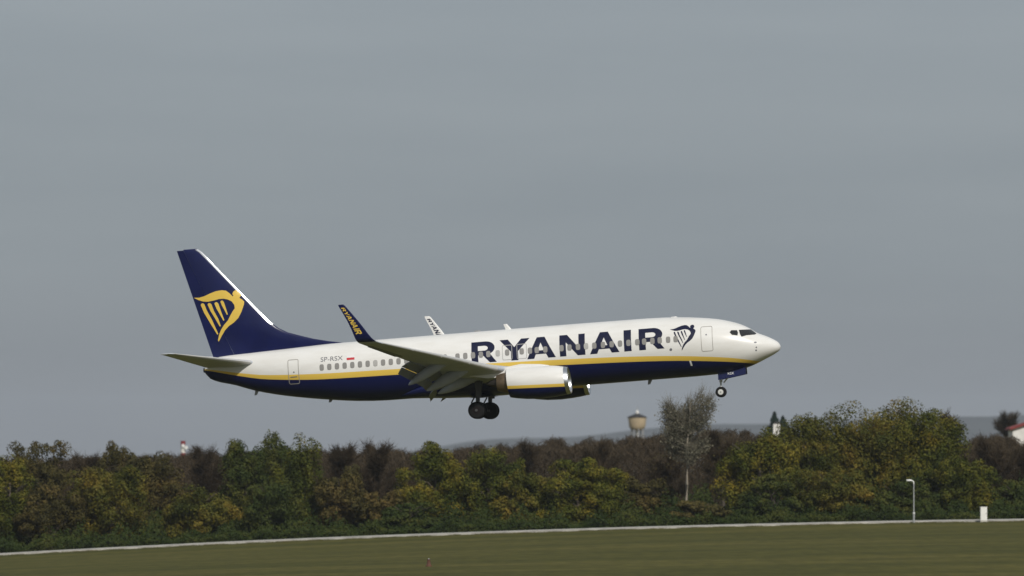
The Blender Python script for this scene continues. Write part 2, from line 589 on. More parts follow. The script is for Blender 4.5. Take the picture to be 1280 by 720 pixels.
def bare_tree(name, u, D, vtop, wpx, label, seed, m=None, n=3600, group='trees along the airfield edge', bark=None, leafy=0, leafm=None, spread=0.55, twL=0.85, twW=0.055, lo=0.25, lean=0.0, vase=False):
    """trunk > branches > dense fine twigs"""
    rng = np.random.default_rng(seed)
    x = at(u, D); gz_ = ground_z(x, D)
    H = zpix(vtop, D) - gz_
    rx = wpx / 2 / FOC * D
    root = empty(name, (x, D, gz_))
    tag(root, label, 'tree', group)
    t = MB()
    r0 = 0.07 + H * 0.011
    pts = [(lean * i / 6 + rng.normal(0, 0.04) * i, rng.normal(0, 0.05) * i, H * 0.9 * i / 6 - (0.3 if i == 0 else 0)) for i in range(7)]
    t.tube(pts, [r0 * (1 - 0.145 * i) for i in range(7)], 8)
    segs = []
    for k in range(26):
        a = rng.uniform(0, 6.28); z = H * rng.uniform(lo, 0.84)
        f = (z / H - lo) / (1 - lo)
        L = rx * rng.uniform(0.6, 1.05) * (1.05 - 0.55 * abs(f - 0.35)) if vase else rx * rng.uniform(0.45, 1.0) * (1.0 - 0.72 * f ** 1.6)
        sx = np.interp(z / (H * 0.9) * 6, range(7), [p[0] for p in pts])
        s = Vector((sx, 0, z)); e = Vector((sx + math.cos(a) * L, math.sin(a) * L, min(z + L * rng.uniform(0.5, 1.3) * spread * 1.6, H * 0.97)))
        mid = s.lerp(e, 0.5) + Vector((0, 0, -0.06 * L))
        t.tube([s, mid, e], [r0 * 0.33, r0 * 0.2, r0 * 0.07], 5)
        segs += [(s, mid), (mid, e), (mid, e)]
    t.build("trunk", bark or M_bark, root, smooth=True)
    pick = rng.integers(0, len(segs), n)
    S = np.array([s[0] for s in segs]); E = np.array([s[1] for s in segs])
    P = S[pick] + (E[pick] - S[pick]) * rng.random((n, 1)) + rng.normal(0, 0.12, (n, 3))
    axis = unit(E[pick] - S[pick])
    D1 = unit(axis * 0.7 + rng.normal(0, 0.55, (n, 3)) + np.array([0, 0, 0.45]))
    k1 = n * 2 // 3
    V1 = twig_points(P[:k1], D1[:k1], twL, twW, rng)
    base2 = P[:k1] + D1[:k1] * twL * rng.uniform(0.3, 0.9, (k1, 1))
    V2 = twig_points(base2, unit(D1[:k1] + rng.normal(0, 0.6, (k1, 3)) + np.array([0, 0, 0.2])), twL * 0.75, twW * 0.8, rng)
    V = np.concatenate([V1, V2])
    V[:, :, 2] *= H / np.percentile(V[:, 2:, 2], 99.3)
    quads_object("crown", V, m or L_br, root)
    if leafy:
        q = rng.integers(0, len(base2), leafy)
        Pl = base2[q] + rng.normal(0, 0.22, (leafy, 3))
        leaves_mesh("foliage", Pl, rng.normal(0, 1, (leafy, 3)), 0.17, 0.8, rng, leafm or L_ol, root)
    return root


# --- behind: individual brown, half bare trees
tree("half_bare_tree", 55, 640, 551, 82, L_ol, "flat-topped brown half-bare tree rising above the far left end of the tree line", seed=11, n=5200, base=0.42, lobes=16)
tree("half_bare_tree", 141, 645, 552, 66, L_ol, "brown half-bare tree behind the rounded bush with an orange patch", seed=12, n=4200, base=0.42, lobes=14)
bare_tree("bare_tree", 101, 655, 566, 50, "low reddish brown bare tree in the gap between two taller half-bare crowns", 31, n=4200)
bare_tree("bare_tree", 254, 640, 556, 44, "wispy brown bare tree beside the red and white mast", 13, n=4200)
bare_tree("bare_tree", 279, 642, 563, 46, "reddish brown bare tree pressed against the left side of the tall dark green tree", 14, n=4200)
bare_tree("bare_tree", 470, 625, 551, 66, "reddish brown bare tree below the airliner's rear belly, its twigs reaching the skyline", 15, n=5600)
bare_tree("bare_tree", 428, 635, 554, 54, "narrow brown bare tree showing behind the dark olive tree", 16, n=4400)
bare_tree("bare_tree", 905, 650, 535, 74, "broad brown bare tree standing right of the tall pale poplar", 17, n=5200, leafy=900, leafm=L_ol)
bare_tree("bare_tree", 832, 640, 566, 80, "low grey brown bare tree at the left foot of the tall pale poplar", 18, n=4600, leafy=500)
bare_tree("bare_tree", 1238, 640, 545, 60, "brown bare tree between the biggest golden tree and the red-roofed house", 19, n=5200)
bare_tree("bare_tree", 1277, 650, 555, 50, "brown bare tree below the red-roofed house at the photo's right edge", 20, n=4600)
bare_tree("bare_tree", 1188, 690, 515, 36, "dark bare tree top poking out behind the biggest golden tree", 21, n=2600, twW=0.08)
bare_tree("bare_tree", 1256, 960, 513, 40, "dark spreading bare tree rising beside the red-roofed house", 22, n=1700, twW=0.1, leafy=500, leafm=L_con, lo=0.6)
bare_tree("bare_tree", 748, 665, 549, 60, "dark brown bare tree just left of the water tower, highest of the brown trees there", 23, n=4600)
bare_tree("bare_tree", 655, 665, 551, 56, "dark brown bare tree below the engines, right of the yellow-green tree", 24, n=4600)

# --- the tall pale poplar
bare_tree("poplar_tree", 858, 613, 486, 62, "tall slender poplar with a pale trunk and thin grey-green crown rising above the brown woods", 40, m=leaf_mat("pale_twigs", [(0.3, (0.095, 0.085, 0.06)), (0.7, (0.16, 0.145, 0.105))]), n=4200, bark=M_birch, leafy=9500, leafm=L_pop, lo=0.42, spread=0.5, twW=0.035, lean=0.3, vase=True)

# --- the front row of leafy trees
tree("broadleaf_tree", 12, 616, 570, 84, L_yg, "yellow-green leafy tree at the left end of the tree line", seed=51)
tree("broadleaf_tree", 66, 614, 604, 84, L_ol, "dim olive bush in front of the flat-topped brown tree", seed=52, n=7000)
tree("broadleaf_tree", 138, 615, 583, 104, L_or, "rounded yellow-green bush with an orange patch in front of a half-bare tree", seed=53)
tree("broadleaf_tree", 196, 624, 566, 84, L_ol, "olive brown leafy tree left of the red and white mast", seed=54)
tree("broadleaf_tree", 248, 614, 606, 92, L_or, "low golden bush with a bright yellow patch beneath the red and white mast", seed=55, n=7500)
tree("broadleaf_tree", 306, 620, 550, 66, L_gr, "dark green leafy tree with a round top left of the tallest dark green tree", seed=56)
tree("broadleaf_tree", 338, 628, 541, 62, L_gr, "tallest dark green tree with a pointed top below the airliner's tail", seed=57, depth=0.9)
tree("broadleaf_tree", 380, 618, 545, 78, L_yg, "olive green tree with a yellowed top right of the tallest dark green tree", seed=58)
tree("broadleaf_tree", 338, 613, 600, 80, L_gr, "low dark green bush in front of the tallest dark green tree", seed=59, n=6500)
tree("broadleaf_tree", 425, 616, 582, 72, L_ol, "dark olive tree standing left of the reddish brown bare tree", seed=60, n=7500)
tree("broadleaf_tree", 477, 614, 612, 66, L_ol, "dim brown-green bush in front of the reddish brown bare tree", seed=61, n=6000)
tree("broadleaf_tree", 545, 618, 553, 104, L_yg, "broad yellow-green tree directly left of the main wheels", seed=62, n=11000)
tree("broadleaf_tree", 612, 617, 560, 100, L_yg, "yellow-green tree directly below the main wheels", seed=63, n=10000)
tree("broadleaf_tree", 650, 615, 590, 74, L_or, "small golden-green tree leaning out right of the one below the main wheels", seed=64, n=7000)
tree("broadleaf_tree", 512, 612, 628, 76, L_gr, "low bright green bush before the broad yellow-green tree", seed=65, n=5500)
tree("broadleaf_tree", 722, 615, 573, 112, L_yg, "wide rounded yellow-green bush in front of the brown woods", seed=66, n=11000)
tree("broadleaf_tree", 800, 617, 596, 78, L_ol, "dim olive bush below the water tower", seed=67, n=7000)
tree("broadleaf_tree", 872, 610, 626, 66, L_ol, "brownish bush around the foot of the tall pale poplar", seed=68, n=6000)
tree("broadleaf_tree", 948, 617, 536, 108, L_yg, "rounded yellow-green tree right of the brown bare tree, below the white turret", seed=69, n=11000)
tree("broadleaf_tree", 1014, 620, 519, 80, L_or, "golden-green tree joined to the left flank of the biggest tree", seed=70, n=10000)
tree("broadleaf_tree", 1080, 622, 501, 150, L_or, "biggest golden-topped tree of the tree line, left of the street lamp", seed=171, n=26000, lobes=44)
tree("broadleaf_tree", 1160, 620, 513, 108, L_yg, "large yellow-green tree above the street lamp and white cabinet", seed=174, n=17000, lobes=34)
tree("broadleaf_tree", 1208, 616, 574, 76, L_yg, "lower yellow-green tree behind the white cabinet", seed=73, n=7500)
tree("broadleaf_tree", 1040, 613, 585, 100, L_or, "low golden bush at the foot of the biggest golden-topped tree", seed=74, n=8000)
tree("broadleaf_tree", 1270, 616, 600, 60, L_gr, "low green bush at the right end of the tree line", seed=75, n=6000)
tree("broadleaf_tree", 1130, 613, 598, 84, L_gr, "dark green bush right behind the street lamp", seed=76, n=7000)
tree("broadleaf_tree", 968, 613, 592, 80, L_gr, "dark green bush below the yellow-green tree near the white turret", seed=77, n=7000)

# --- brambles along the foot of the trees: nobody could count them
rng = np.random.default_rng(3)
nn = 110000
U = rng.uniform(-220, 1500, nn); Dd = 607.5 + 16 * rng.random(nn) ** 1.4
X = (U - 640) / FOC * Dd
hh = 1.5 + 0.9 * np.sin(X * 0.55 + 1) * np.sin(X * 0.23) + 0.7 * np.sin(X * 1.7)
clump = np.floor(X / 0.8).astype(int)
cj = np.random.default_rng(9).uniform(0.6, 1.45, 4000)
cj2 = np.random.default_rng(19).uniform(0.75, 1.25, 9000)
fine_c = np.floor(X / 0.33 + 7 * np.floor(Dd)).astype(int)
top = np.clip(hh * 0.7 + 0.6, 0.7, 2.6) * (0.5 + 0.5 * cj[(clump + 13 * np.floor(Dd / 1.7).astype(int)) % 4000]) * cj2[fine_c % 9000] * np.clip(0.4 + (Dd - 607.5) / 9, 0.4, 1.45)
Z = np.array([ground_z(a, 612.0) for a in X]) + top * np.where(rng.random(nn) < 0.55, rng.uniform(0.75, 1.0, nn), rng.uniform(0, 0.8, nn))
und = leaves_mesh("undergrowth", np.stack([X, Dd, Z], 1), np.stack([rng.normal(0, .4, nn), np.full(nn, -.6), np.full(nn, .6)], 1), 0.22, 0.8, rng, L_un)
tag(und, "dark green brambles along the foot of the trees behind the concrete strip", 'undergrowth', kind='stuff')

# --- rough grass lapping over the near edge of the concrete
rng = np.random.default_rng(23)
nn = 26000
X = rng.uniform(-58, 62, nn); Yg = 597.5 - 3.2 * rng.random(nn) ** 2.2
keep = np.sin(X * 1.9) + np.sin(X * 0.61 + 2) + rng.normal(0, .9, nn) > -0.4
X, Yg = X[keep], Yg[keep]
Pg = np.stack([X, Yg, np.array([ground_z(a, b) for a, b in zip(X, Yg)]) - 0.02], 1)
Dg = unit(np.stack([rng.normal(0, .4, len(X)), rng.normal(0, .4, len(X)), np.ones(len(X))], 1))
gr = quads_object("grass", twig_points(Pg, Dg, 0.11, 0.03, rng), leaf_mat("rough_grass_blades", [(0.34, (0.055, 0.058, 0.016)), (0.5, (0.085, 0.078, 0.022)), (0.68, (0.13, 0.105, 0.04))]))
tag(gr, "rough dry grass along the near edge of the concrete strip", 'grass', kind='stuff')

# --- far brown woods behind, one mass
nn = 350000
rng = np.random.default_rng(4)
U = rng.uniform(-220, 1500, nn); Dd = rng.uniform(670, 780, nn)
X = (U - 640) / FOC * Dd
_ft = pchip([-100, 60, 200, 300, 420, 520, 640, 690, 720, 745, 775, 830, 880, 930, 1000, 1200, 1240, 1300, 1400], [573, 571, 569, 564, 562, 562, 553, 547, 551, 545, 548, 545, 540, 539, 546, 552, 545, 551, 554])
cell = np.floor(U / 9 + rng.normal(0, 0.35, nn)).astype(int) + 60
cj = np.random.default_rng(10).uniform(-3, 9, 400)
vt = np.array([_ft(u) for u in U]) + cj[cell % 400]
zt = CAM_H + (HOR - vt) / FOC * Dd
zb = np.array([ground_z(a, 700.0) for a in X])
fr = np.where(rng.random(nn) < 0.36, rng.uniform(0.75, 1.0, nn), rng.uniform(0.1, 0.85, nn))
Z = zb + (zt - zb) * fr
Dv = unit(np.stack([rng.normal(0, .7, nn), rng.normal(0, .7, nn), np.full(nn, 0.75)], 1))
P = np.stack([X, Dd, Z], 1) - Dv * 0.7
woods = quads_object("distant_woods", twig_points(P, Dv, 0.85, 0.075, rng), L_br)
tag(woods, "brown leafless woods forming one mass behind the front trees", 'woods', kind='stuff')

# --- conifers beside the white turret
def conifer(u, D, vtop, wpx, label, seed):
    rng = np.random.default_rng(seed)
    x = at(u, D); H = zpix(vtop, D); rx = wpx / 2 / FOC * D
    root = empty("conifer_tree", (x, D, 0))
    tag(root, label, 'tree', 'conifers on the skyline')
    n = 2600
    f = rng.random(n) ** 0.8
    tier = np.floor(f * 9) / 9
    rad = np.minimum(3 * rx, (1.015 - f) * H * 0.42) * (0.65 + 0.5 * (1 - (f - tier) * 9)) * np.sqrt(rng.random(n))
    a = rng.uniform(0, 6.28, n)
    P = np.stack([rad * np.cos(a), rad * np.sin(a), H * (0.12 + 0.88 * f)], 1)
    N = np.stack([np.cos(a), np.sin(a), np.full(n, .6)], 1)
    leaves_mesh("crown", P, N, 0.5, 0.8, rng, L_con, root)
    MB().tube([(0, 0, -0.3), (0, 0, H * 0.5), (0, 0, H * 0.97)], [0.28, 0.17, 0.03], 8).build("trunk", M_bark, root, smooth=True)


conifer(968, 1000, 516, 15, "dark pointed conifer standing directly behind the white turret", 80)
conifer(978.5, 1010, 521, 12, "smaller dark conifer standing just right of the white turret", 81)

# ------------------------------------------------------------------ buildings and masts on the skyline
M_cream = mat("cream_render", (0.44, 0.345, 0.22), 0.8, vary=0.12, vscale=0.8)
M_roofd = mat("dark_sheet_roof", (0.028, 0.025, 0.024), 0.7)
M_wpaint = mat("white_render", (0.72, 0.70, 0.66), 0.8, vary=0.1, vscale=0.7)
M_rtile = mat("red_roof_tiles", (0.20, 0.032, 0.028), 0.8, vary=0.2, vscale=3)
M_steel = mat("galvanised_steel", (0.42, 0.43, 0.43), 0.45, metal=0.4)
M_lamp = mat("white_lamp_housing", (0.78, 0.78, 0.76), 0.4)
M_cab = mat("white_cabinet_paint", (0.80, 0.79, 0.74), 0.5, vary=0.05, vscale=2)
M_wglass = mat("dark_window_glass", (0.03, 0.035, 0.04), 0.15)
M_redp = mat("red_mast_paint", (0.20, 0.025, 0.03), 0.6)

# water tower
WD = 1500.0
wt = empty("water_tower", (at(796.5, WD), WD, 0))
tag(wt, "cream water tower with dark conical roof standing above the brown woods", 'water tower')
k = WD / FOC
zt1, zt0 = zpix(522, WD), zpix(535.5, WD)
MB().lathe_z((0, 0, 0), [(zt0 - 0.5, 1.15), (zt0 - 0.05, 1.75), (zt0 + 0.5, 2.02), (zt1 - 0.1, 2.3), (zt1, 2.3)], 28).build("tank", M_cream, wt, smooth=True)
mbr = MB().lathe_z((0, 0, 0), [(zt1 + 0.003, 2.42), (zt1 + 0.14, 2.46), (zt1 + 0.45, 1.75), (zt1 + 0.8, 0.9), (zt1 + 1.0, 0.5)], 28)
roof = mbr.build("roof", M_roofd, wt, smooth=True)
MB().lathe_z((0, 0, 0), [(zt1 + 0.98, 0.40), (zt1 + 1.5, 0.40), (zt1 + 1.8, 0.10)], 14).build("cupola", M_wpaint, roof, smooth=True)
mm = MB().tube([(0, 0, zt1 + 1.75), (0, 0, zt1 + 3.0)], 0.06, 6)
mm.tube([(-0.3, 0, zt1 + 2.2), (0.3, 0, zt1 + 2.2)], 0.05, 6)
mm.tube([(-0.2, 0, zt1 + 2.65), (0.2, 0, zt1 + 2.65)], 0.04, 6)
mm.build("antenna_mast", M_steel, roof)
for kk in range(8):
    a = 2 * math.pi * kk / 8 + 0.2
    MB().tube([(1.85 * math.cos(a), 1.85 * math.sin(a), -0.3), (1.5 * math.cos(a), 1.5 * math.sin(a), zt0 - 0.1)], 0.15, 8).build("leg", M_strut, wt, smooth=True)
for zz in (zt0 - 1.6, zt0 - 4.2, zt0 - 7):
    br = MB()
    for kk in range(8):
        a, b = 2 * math.pi * kk / 8 + 0.2, 2 * math.pi * (kk + 1) / 8 + 0.2
        br.tube([(1.6 * math.cos(a), 1.6 * math.sin(a), zz), (1.6 * math.cos(b), 1.6 * math.sin(b), zz)], 0.09, 6)
    br.build("bracing", M_strut, wt)
MB().lathe_z((0, 0, 0), [(-0.3, 0.38), (zt0 - 0.36, 0.38)], 16).build("riser_pipe", M_wpaint, wt, smooth=True)

# red and white mast
RD = 1100.0
mz1 = zpix(551, RD)
mast = empty("striped_mast", (at(229, RD), RD, 0))
tag(mast, "red and white banded mast poking above the trees at the left", 'mast')
nb = 9
mbm = MB()
for i in range(nb):
    z0, z1 = mz1 * i / nb, mz1 * (i + 1) / nb
    mbm.lathe_z((0, 0, 0), [(z0 + (0.001 if i else -0.3), 0.43), (z1, 0.43)], 16, mat=(0 if (nb - 1 - i) % 2 == 0 else 1))
mbm.build("shaft", [M_redp, M_wpaint], mast, smooth=True)
for (dx, dz) in ((0.62, -1.25), (0.05, -0.9)):
    MB().lathe_y((dx, -0.62, mz1 + dz), [(-0.12, 0.30), (0.0, 0.33), (0.1, 0.18)], 14).build("dish", M_lamp, mast, smooth=True)

# red-roofed house at the right edge
BD = 900.0
hx0, hx1 = at(1263, BD), at(1263, BD) + 9.0
ze, zr, zw = zpix(536.5, BD), zpix(526.5, BD), 0
house = empty("house", ((hx0 + hx1) / 2, BD, 0))
tag(house, "white house with a red pitched roof at the right edge behind bare trees", 'house')
hw = (hx1 - hx0) / 2
yd = 4.0
wl_ = MB()
zg = ze + (zr - ze)
wl_.add([(-hw, -yd, -0.3), (hw, -yd, -0.3), (hw, -yd, ze), (0, -yd, zr + 0.2), (-hw, -yd, ze), (-hw, yd, -0.3), (hw, yd, -0.3), (hw, yd, ze), (0, yd, zr + 0.2), (-hw, yd, ze)],
        [(0, 1, 2, 3, 4), (5, 9, 8, 7, 6), (0, 5, 6, 1), (1, 6, 7, 2), (0, 4, 9, 5)])
wl_.build("wall", M_wpaint, house)
rf = MB()
for sgn in (-1, 1):
    e0 = Vector((sgn * (hw + 0.45), 0, ze - 0.14)); e1 = Vector((0, 0, zr + 0.24))
    rf.add([(e0.x, -yd - 0.5, e0.z), (e0.x, yd + 0.5, e0.z), (0, yd + 0.5, e1.z), (0, -yd - 0.5, e1.z), (e0.x, -yd - 0.5, e0.z + 0.3), (e0.x, yd + 0.5, e0.z + 0.3), (0, yd + 0.5, e1.z + 0.3), (0, -yd - 0.5, e1.z + 0.3)],
           [(0, 1, 2, 3), (4, 7, 6, 5), (0, 3, 7, 4), (0, 4, 5, 1), (1, 5, 6, 2)])
rf.build("roof", M_rtile, house)
for (wx, wz) in ((-1.9, ze - 1.0), (1.2, ze - 1.0), (-3.2, ze - 3.2), (0, ze - 3.2)):
    fr_ = MB().box((wx, -yd - 0.02, wz), (1.15, 0.1, 1.3)).build("window", M_lamp, house)
    MB().box((wx, -yd - 0.075, wz), (0.95, 0.02, 1.1)).build("pane", M_wglass, fr_)

# white turret
TD = 980.0
tz1, tz0 = zpix(529.5, TD), 0
tur = empty("turret", (at(970.5, TD), TD, 0))
tag(tur, "small white square turret in front of two dark conifers on the skyline", 'building')
MB().box((0, 0, (tz1 - 0.3) / 2), (1.05, 1.05, tz1 + 0.3)).build("wall", M_wpaint, tur)
MB().add([(-0.62, -0.62, tz1 + 0.003), (0.62, -0.62, tz1 + 0.003), (0.62, 0.62, tz1 + 0.003), (-0.62, 0.62, tz1 + 0.003), (0, 0, tz1 + 0.35)],
         [(0, 3, 2, 1), (0, 1, 4), (1, 2, 4), (2, 3, 4), (3, 0, 4)]).build("roof", M_roofd, tur)

# ------------------------------------------------------------------ furniture at the road
LD = 597.0
lx = at(1142, LD); lz = ground_z(lx, LD)
lamp = empty("street_lamp", (lx, LD, lz))
tag(lamp, "slim grey street lamp with white head curving left at the concrete strip", 'street lamp')
LH = zpix(603, LD) - lz
MB().lathe_z((0, 0, 0), [(-0.2, 0.10), (1.0, 0.10), (1.02, 0.065), (LH - 0.15, 0.05)], 12).build("pole", M_steel, lamp, smooth=True)
MB().lathe_z((0, 0, 0), [(0.92, 0.115), (1.06, 0.115)], 12).build("collar", M_lamp, lamp, smooth=True)
MB().tube([(0, 0, LH - 0.17), (-0.02, 0, LH + 0.05), (-0.14, 0, LH + 0.17), (-0.3, 0, LH + 0.2)], 0.055, 8).build("arm", M_lamp, lamp, smooth=True)
hd = MB()
hd.rings([[(x, y * w_, LH + 0.2 + z_) for (y, z_) in ((-1, -0.03), (-0.7, 0.10), (0.7, 0.10), (1, -0.03), (0.8, -0.07), (-0.8, -0.07))] for x, w_ in ((-0.24, 0.07), (-0.34, 0.14), (-0.62, 0.13), (-0.72, 0.05))])
hd.build("lamp_head", M_lamp, lamp, smooth=True)

CD = 596.6
cx_ = at(1229, CD); cz_ = ground_z(cx_, CD)
cab = empty("utility_cabinet", (cx_, CD, cz_), (0, 0, R(6)))
tag(cab, "white upright utility cabinet at the concrete strip right of the street lamp", 'cabinet')
CH = zpix(633.5, CD) - cz_
MB().box((0, 0, 0.02), (0.70, 0.46, 0.24)).build("plinth", M_conc, cab)
MB().box((0, 0, 0.142 + (CH - 0.19) / 2), (0.64, 0.42, CH - 0.19)).build("body", M_cab, cab)
MB().box((0, 0, CH - 0.018), (0.70, 0.48, 0.05)).build("lid", M_cab, cab)
dr = MB().box((0, -0.222, 0.16 + (CH - 0.26) / 2), (0.56, 0.02, CH - 0.28)).build("door", M_cab, cab)
MB().box((0.20, -0.24, CH * 0.55), (0.04, 0.03, 0.16)).build("handle", M_strut, dr)

GD = 460.0
gx_ = at(536, GD); gz0 = ground_z(gx_, GD)
mk = empty("marker_light", (gx_, GD, gz0))
tag(mk, "small red marker post with a pale lamp on top in the foreground grass", 'marker light')
MB().lathe_z((0, 0, 0), [(-0.1, 0.24), (0.06, 0.24), (0.12, 0.17), (0.48, 0.11), (0.52, 0.13), (0.55, 0.13)], 16).build("post", mat("faded_red_marker_paint", (0.10, 0.042, 0.024), 0.85, vary=0.2, vscale=5), mk, smooth=True)
MB().lathe_z((0, 0, 0), [(0.552, 0.07), (0.60, 0.06), (0.62, 0.03)], 12).build("lamp", M_strut, mk, smooth=True)

# ------------------------------------------------------------------ the airliner
# model frame: s metres aft of the nose tip, y to port (away from the camera), z up from the cabin centre line
S0, Z0 = 19.74, 3.70             # the root Empty stands under the main wheels
AY, AP = R(-7.848), R(-4.415)
Mrot = Matrix.Rotation(AY, 3, 'Z') @ Matrix.Rotation(AP, 3, 'Y')
nose = Vector((17.4244, 393.7896, 16.5669))
jet = empty("airliner", nose + Mrot @ Vector((-S0, 0, -Z0)), (0, AP, AY))
tag(jet, "white and navy twin-engine airliner with wheels down, flying low above the trees", 'airplane')


def P(s, y, z):
    return (S0 - s, y, z + Z0)


TOP = pchip([0, .05, .13, .47, .96, 1.45, 1.93, 2.52, 3.22, 4.01, 5.02, 6.64, 8.5, 18, 29.2, 31.9, 34.5, 37.0, 37.7, 38.02], [-.5, -.34, -.22, .03, .29, .51, .85, 1.17, 1.42, 1.62, 1.78, 1.95, 2.02, 2.05, 2.04, 1.95, 1.86, 1.75, 1.5, 1.15])
BOT = pchip([0, .06, .34, 1.18, 1.81, 2.34, 3.2, 4.3, 5.7, 11, 26, 28, 29.5, 32.7, 34.85, 36, 37.69, 38.02], [-.5, -.68, -.89, -1.28, -1.54, -1.7, -1.88, -1.97, -2.0, -2.0, -1.97, -1.86, -1.68, -1.16, -.63, -.21, .35, .75])
WID = pchip([0, .05, .2, .5, 1.18, 1.8, 2.5, 3.3, 4.3, 5.7, 7.2, 26, 29, 32, 34.5, 36.5, 37.7, 38.02], [0.0, .2, .42, .66, 1.03, 1.26, 1.46, 1.63, 1.77, 1.86, 1.88, 1.88, 1.8, 1.48, 1.08, .68, .4, .2])
ZC = pchip([0, 1, 3, 6, 28, 33, 36, 38.02], [-.5, -.42, -.2, .0, .03, .45, .75, .95])
BAND = pchip([.9, 1.42, 3.02, 4.86, 7.46, 11.1, 14.25, 20, 25.85, 29.4, 32, 34, 35.1, 36.4, 37.3, 38.1], [-1.5, -1.36, -1.03, -.79, -.55, -.35, -.25, -.10, 0, .06, .17, .31, .48, .72, .90, 1.05])
BANDW = pchip([1.0, 1.8, 3, 7.5, 12, 30, 34, 36, 37.5], [.14, .2, .26, .32, .36, .37, .27, .18, .1])


def surf_y(s, z, d=0.0):
    zc = ZC(s)
    hgt = (TOP(s) - zc if z >= zc else zc - BOT(s)) + d
    return (WID(s) + d) * math.sqrt(max(0.0, 1 - ((z - zc) / hgt) ** 2))


stations = [0.004, .02, .05, .09, .14, .2, .28, .37, .47, .6, .78, .96, 1.15, 1.3, 1.45, 1.6, 1.75, 1.93, 2.1, 2.3, 2.52, 2.8, 3.22, 3.6, 4.01, 4.5, 5.02, 5.8, 6.64, 7.5, 8.5] + [10 + i for i in range(18)] + [28, 28.7, 29.5, 30.3, 31, 32, 32.7, 33.5, 34.2, 34.85, 35.5, 36, 36.5, 37, 37.4, 37.7, 37.9, 38.02]
NR = 120
fb = MB()
rings = []
for s in stations:
    zc, t, b, w = ZC(s), TOP(s), BOT(s), WID(s)
    ring = []
    for k in range(NR):
        a = 2 * math.pi * k / NR
        c, sn = math.cos(a), math.sin(a)
        ring.append(P(s, w * c, zc + ((t - zc) if sn >= 0 else (zc - b)) * sn))
    rings.append(ring)
fb.rings(rings)
fus = fb.build("fuselage", M_livery, jet, smooth=True, sharp=60)


def set_band(o, ftop, fw):
    me = o.data
    a = me.attributes.new('band', 'FLOAT', 'POINT'); b = me.attributes.new('bandw', 'FLOAT', 'POINT')
    for i, v in enumerate(me.vertices):
        s, z = S0 - v.co.x, v.co.z - Z0
        a.data[i].value = z - ftop(s)
        b.data[i].value = fw(s)


set_band(fus, BAND, BANDW)


def decal(name, polys, fmap, m, parent, step=0.12, mats=None):
    """flat polygons [(outer, holes, material)] cut into a fine grid and laid on a surface by fmap(u, v)"""
    bm = bmesh.new()
    for pl in polys:
        outer, holes, mi = (pl + ([], 0))[:3] if len(pl) < 3 else pl
        loops = [outer] + list(holes)
        flat = [p for lp in loops for p in lp]
        vs = [bm.verts.new((p[0], p[1], 0)) for p in flat]
        for tri in tessellate_polygon([[Vector((p[0], p[1], 0)) for p in lp] for lp in loops]):
            try:
                f = bm.faces.new([vs[i] for i in tri]); f.material_index = mi
            except ValueError:
                pass
    xs = [v.co.x for v in bm.verts]; ys = [v.co.y for v in bm.verts]
    for ax, lo, hi in ((0, min(xs), max(xs)), (1, min(ys), max(ys))):
        c = lo + step
        while c < hi:
            co = (c, 0, 0) if ax == 0 else (0, c, 0)
            no = (1, 0, 0) if ax == 0 else (0, 1, 0)
            bmesh.ops.bisect_plane(bm, geom=bm.verts[:] + bm.edges[:] + bm.faces[:], plane_co=co, plane_no=no, dist=1e-5)
            c += step
    for v in bm.verts:
        v.co = fmap(v.co.x, v.co.y)
    bmesh.ops.recalc_face_normals(bm, faces=bm.faces)
    me = bpy.data.meshes.new(name)
    bm.to_mesh(me); bm.free()
    for k in (mats or [m]): me.materials.append(k)
    me.polygons.foreach_set('use_smooth', [True] * len(me.polygons))
    return link(bpy.data.objects.new(name, me), parent)


def on_fus(d):
    return lambda s, z: P(s, -surf_y(s, z, d), z)


def arc(cx, cy, rx, ry, a0, a1, n=10):
    return [(cx + rx * math.cos(R(a0 + (a1 - a0) * i / n)), cy + ry * math.sin(R(a0 + (a1 - a0) * i / n))) for i in range(n + 1)]


GL = {
    'R': ([(0, 0), (0, 1), (.58, 1)] + arc(.58, .69, .38, .31, 84, -62, 12) + [(1.02, 0), (.74, 0), (.46, .36), (.27, .36), (.27, 0)],
          [[(.27, .57), (.27, .80)] + [(.54, .80)] + arc(.54, .685, .14, .115, 84, -84, 6) + [(.54, .57)]]),
    'Y': ([(0, 1), (.28, 1), (.5, .62), (.73, 1), (1.02, 1), (.62, .42), (.62, 0), (.38, 0), (.38, .42)], []),
    'A': ([(0, 0), (.36, 1), (.63, 1), (1, 0), (.74, 0), (.67, .20), (.31, .20), (.245, 0)], [[(.375, .37), (.605, .37), (.49, .74)]]),
    'N': ([(0, 0), (0, 1), (.30, 1), (.75, .36), (.75, 1), (1, 1), (1, 0), (.70, 0), (.25, .65), (.25, 0)], []),
    'I': ([(0, 0), (0, 1), (1, 1), (1, 0)], []),
}


def word(rects, fxy):
    out = []
    for ch, a, b in rects:
        o, hs = GL[ch]
        g_ = lambda p: fxy(a + (b - a) * p[0], p[1])
        out.append(([g_(p) for p in o], [[g_(p) for p in q] for q in hs], 0))
    return out


big = [('R', 20.02, 18.42), ('Y', 18.16, 16.22), ('A', 16.38, 14.5), ('N', 14.22, 12.55), ('A', 12.25, 10.32), ('I', 10.0, 9.52), ('R', 9.02, 7.40)]
decal("lettering", word(big, lambda s, v: (s, -.06 + 1.39 * v)), on_fus(0.008), M_text, fus, 0.1)

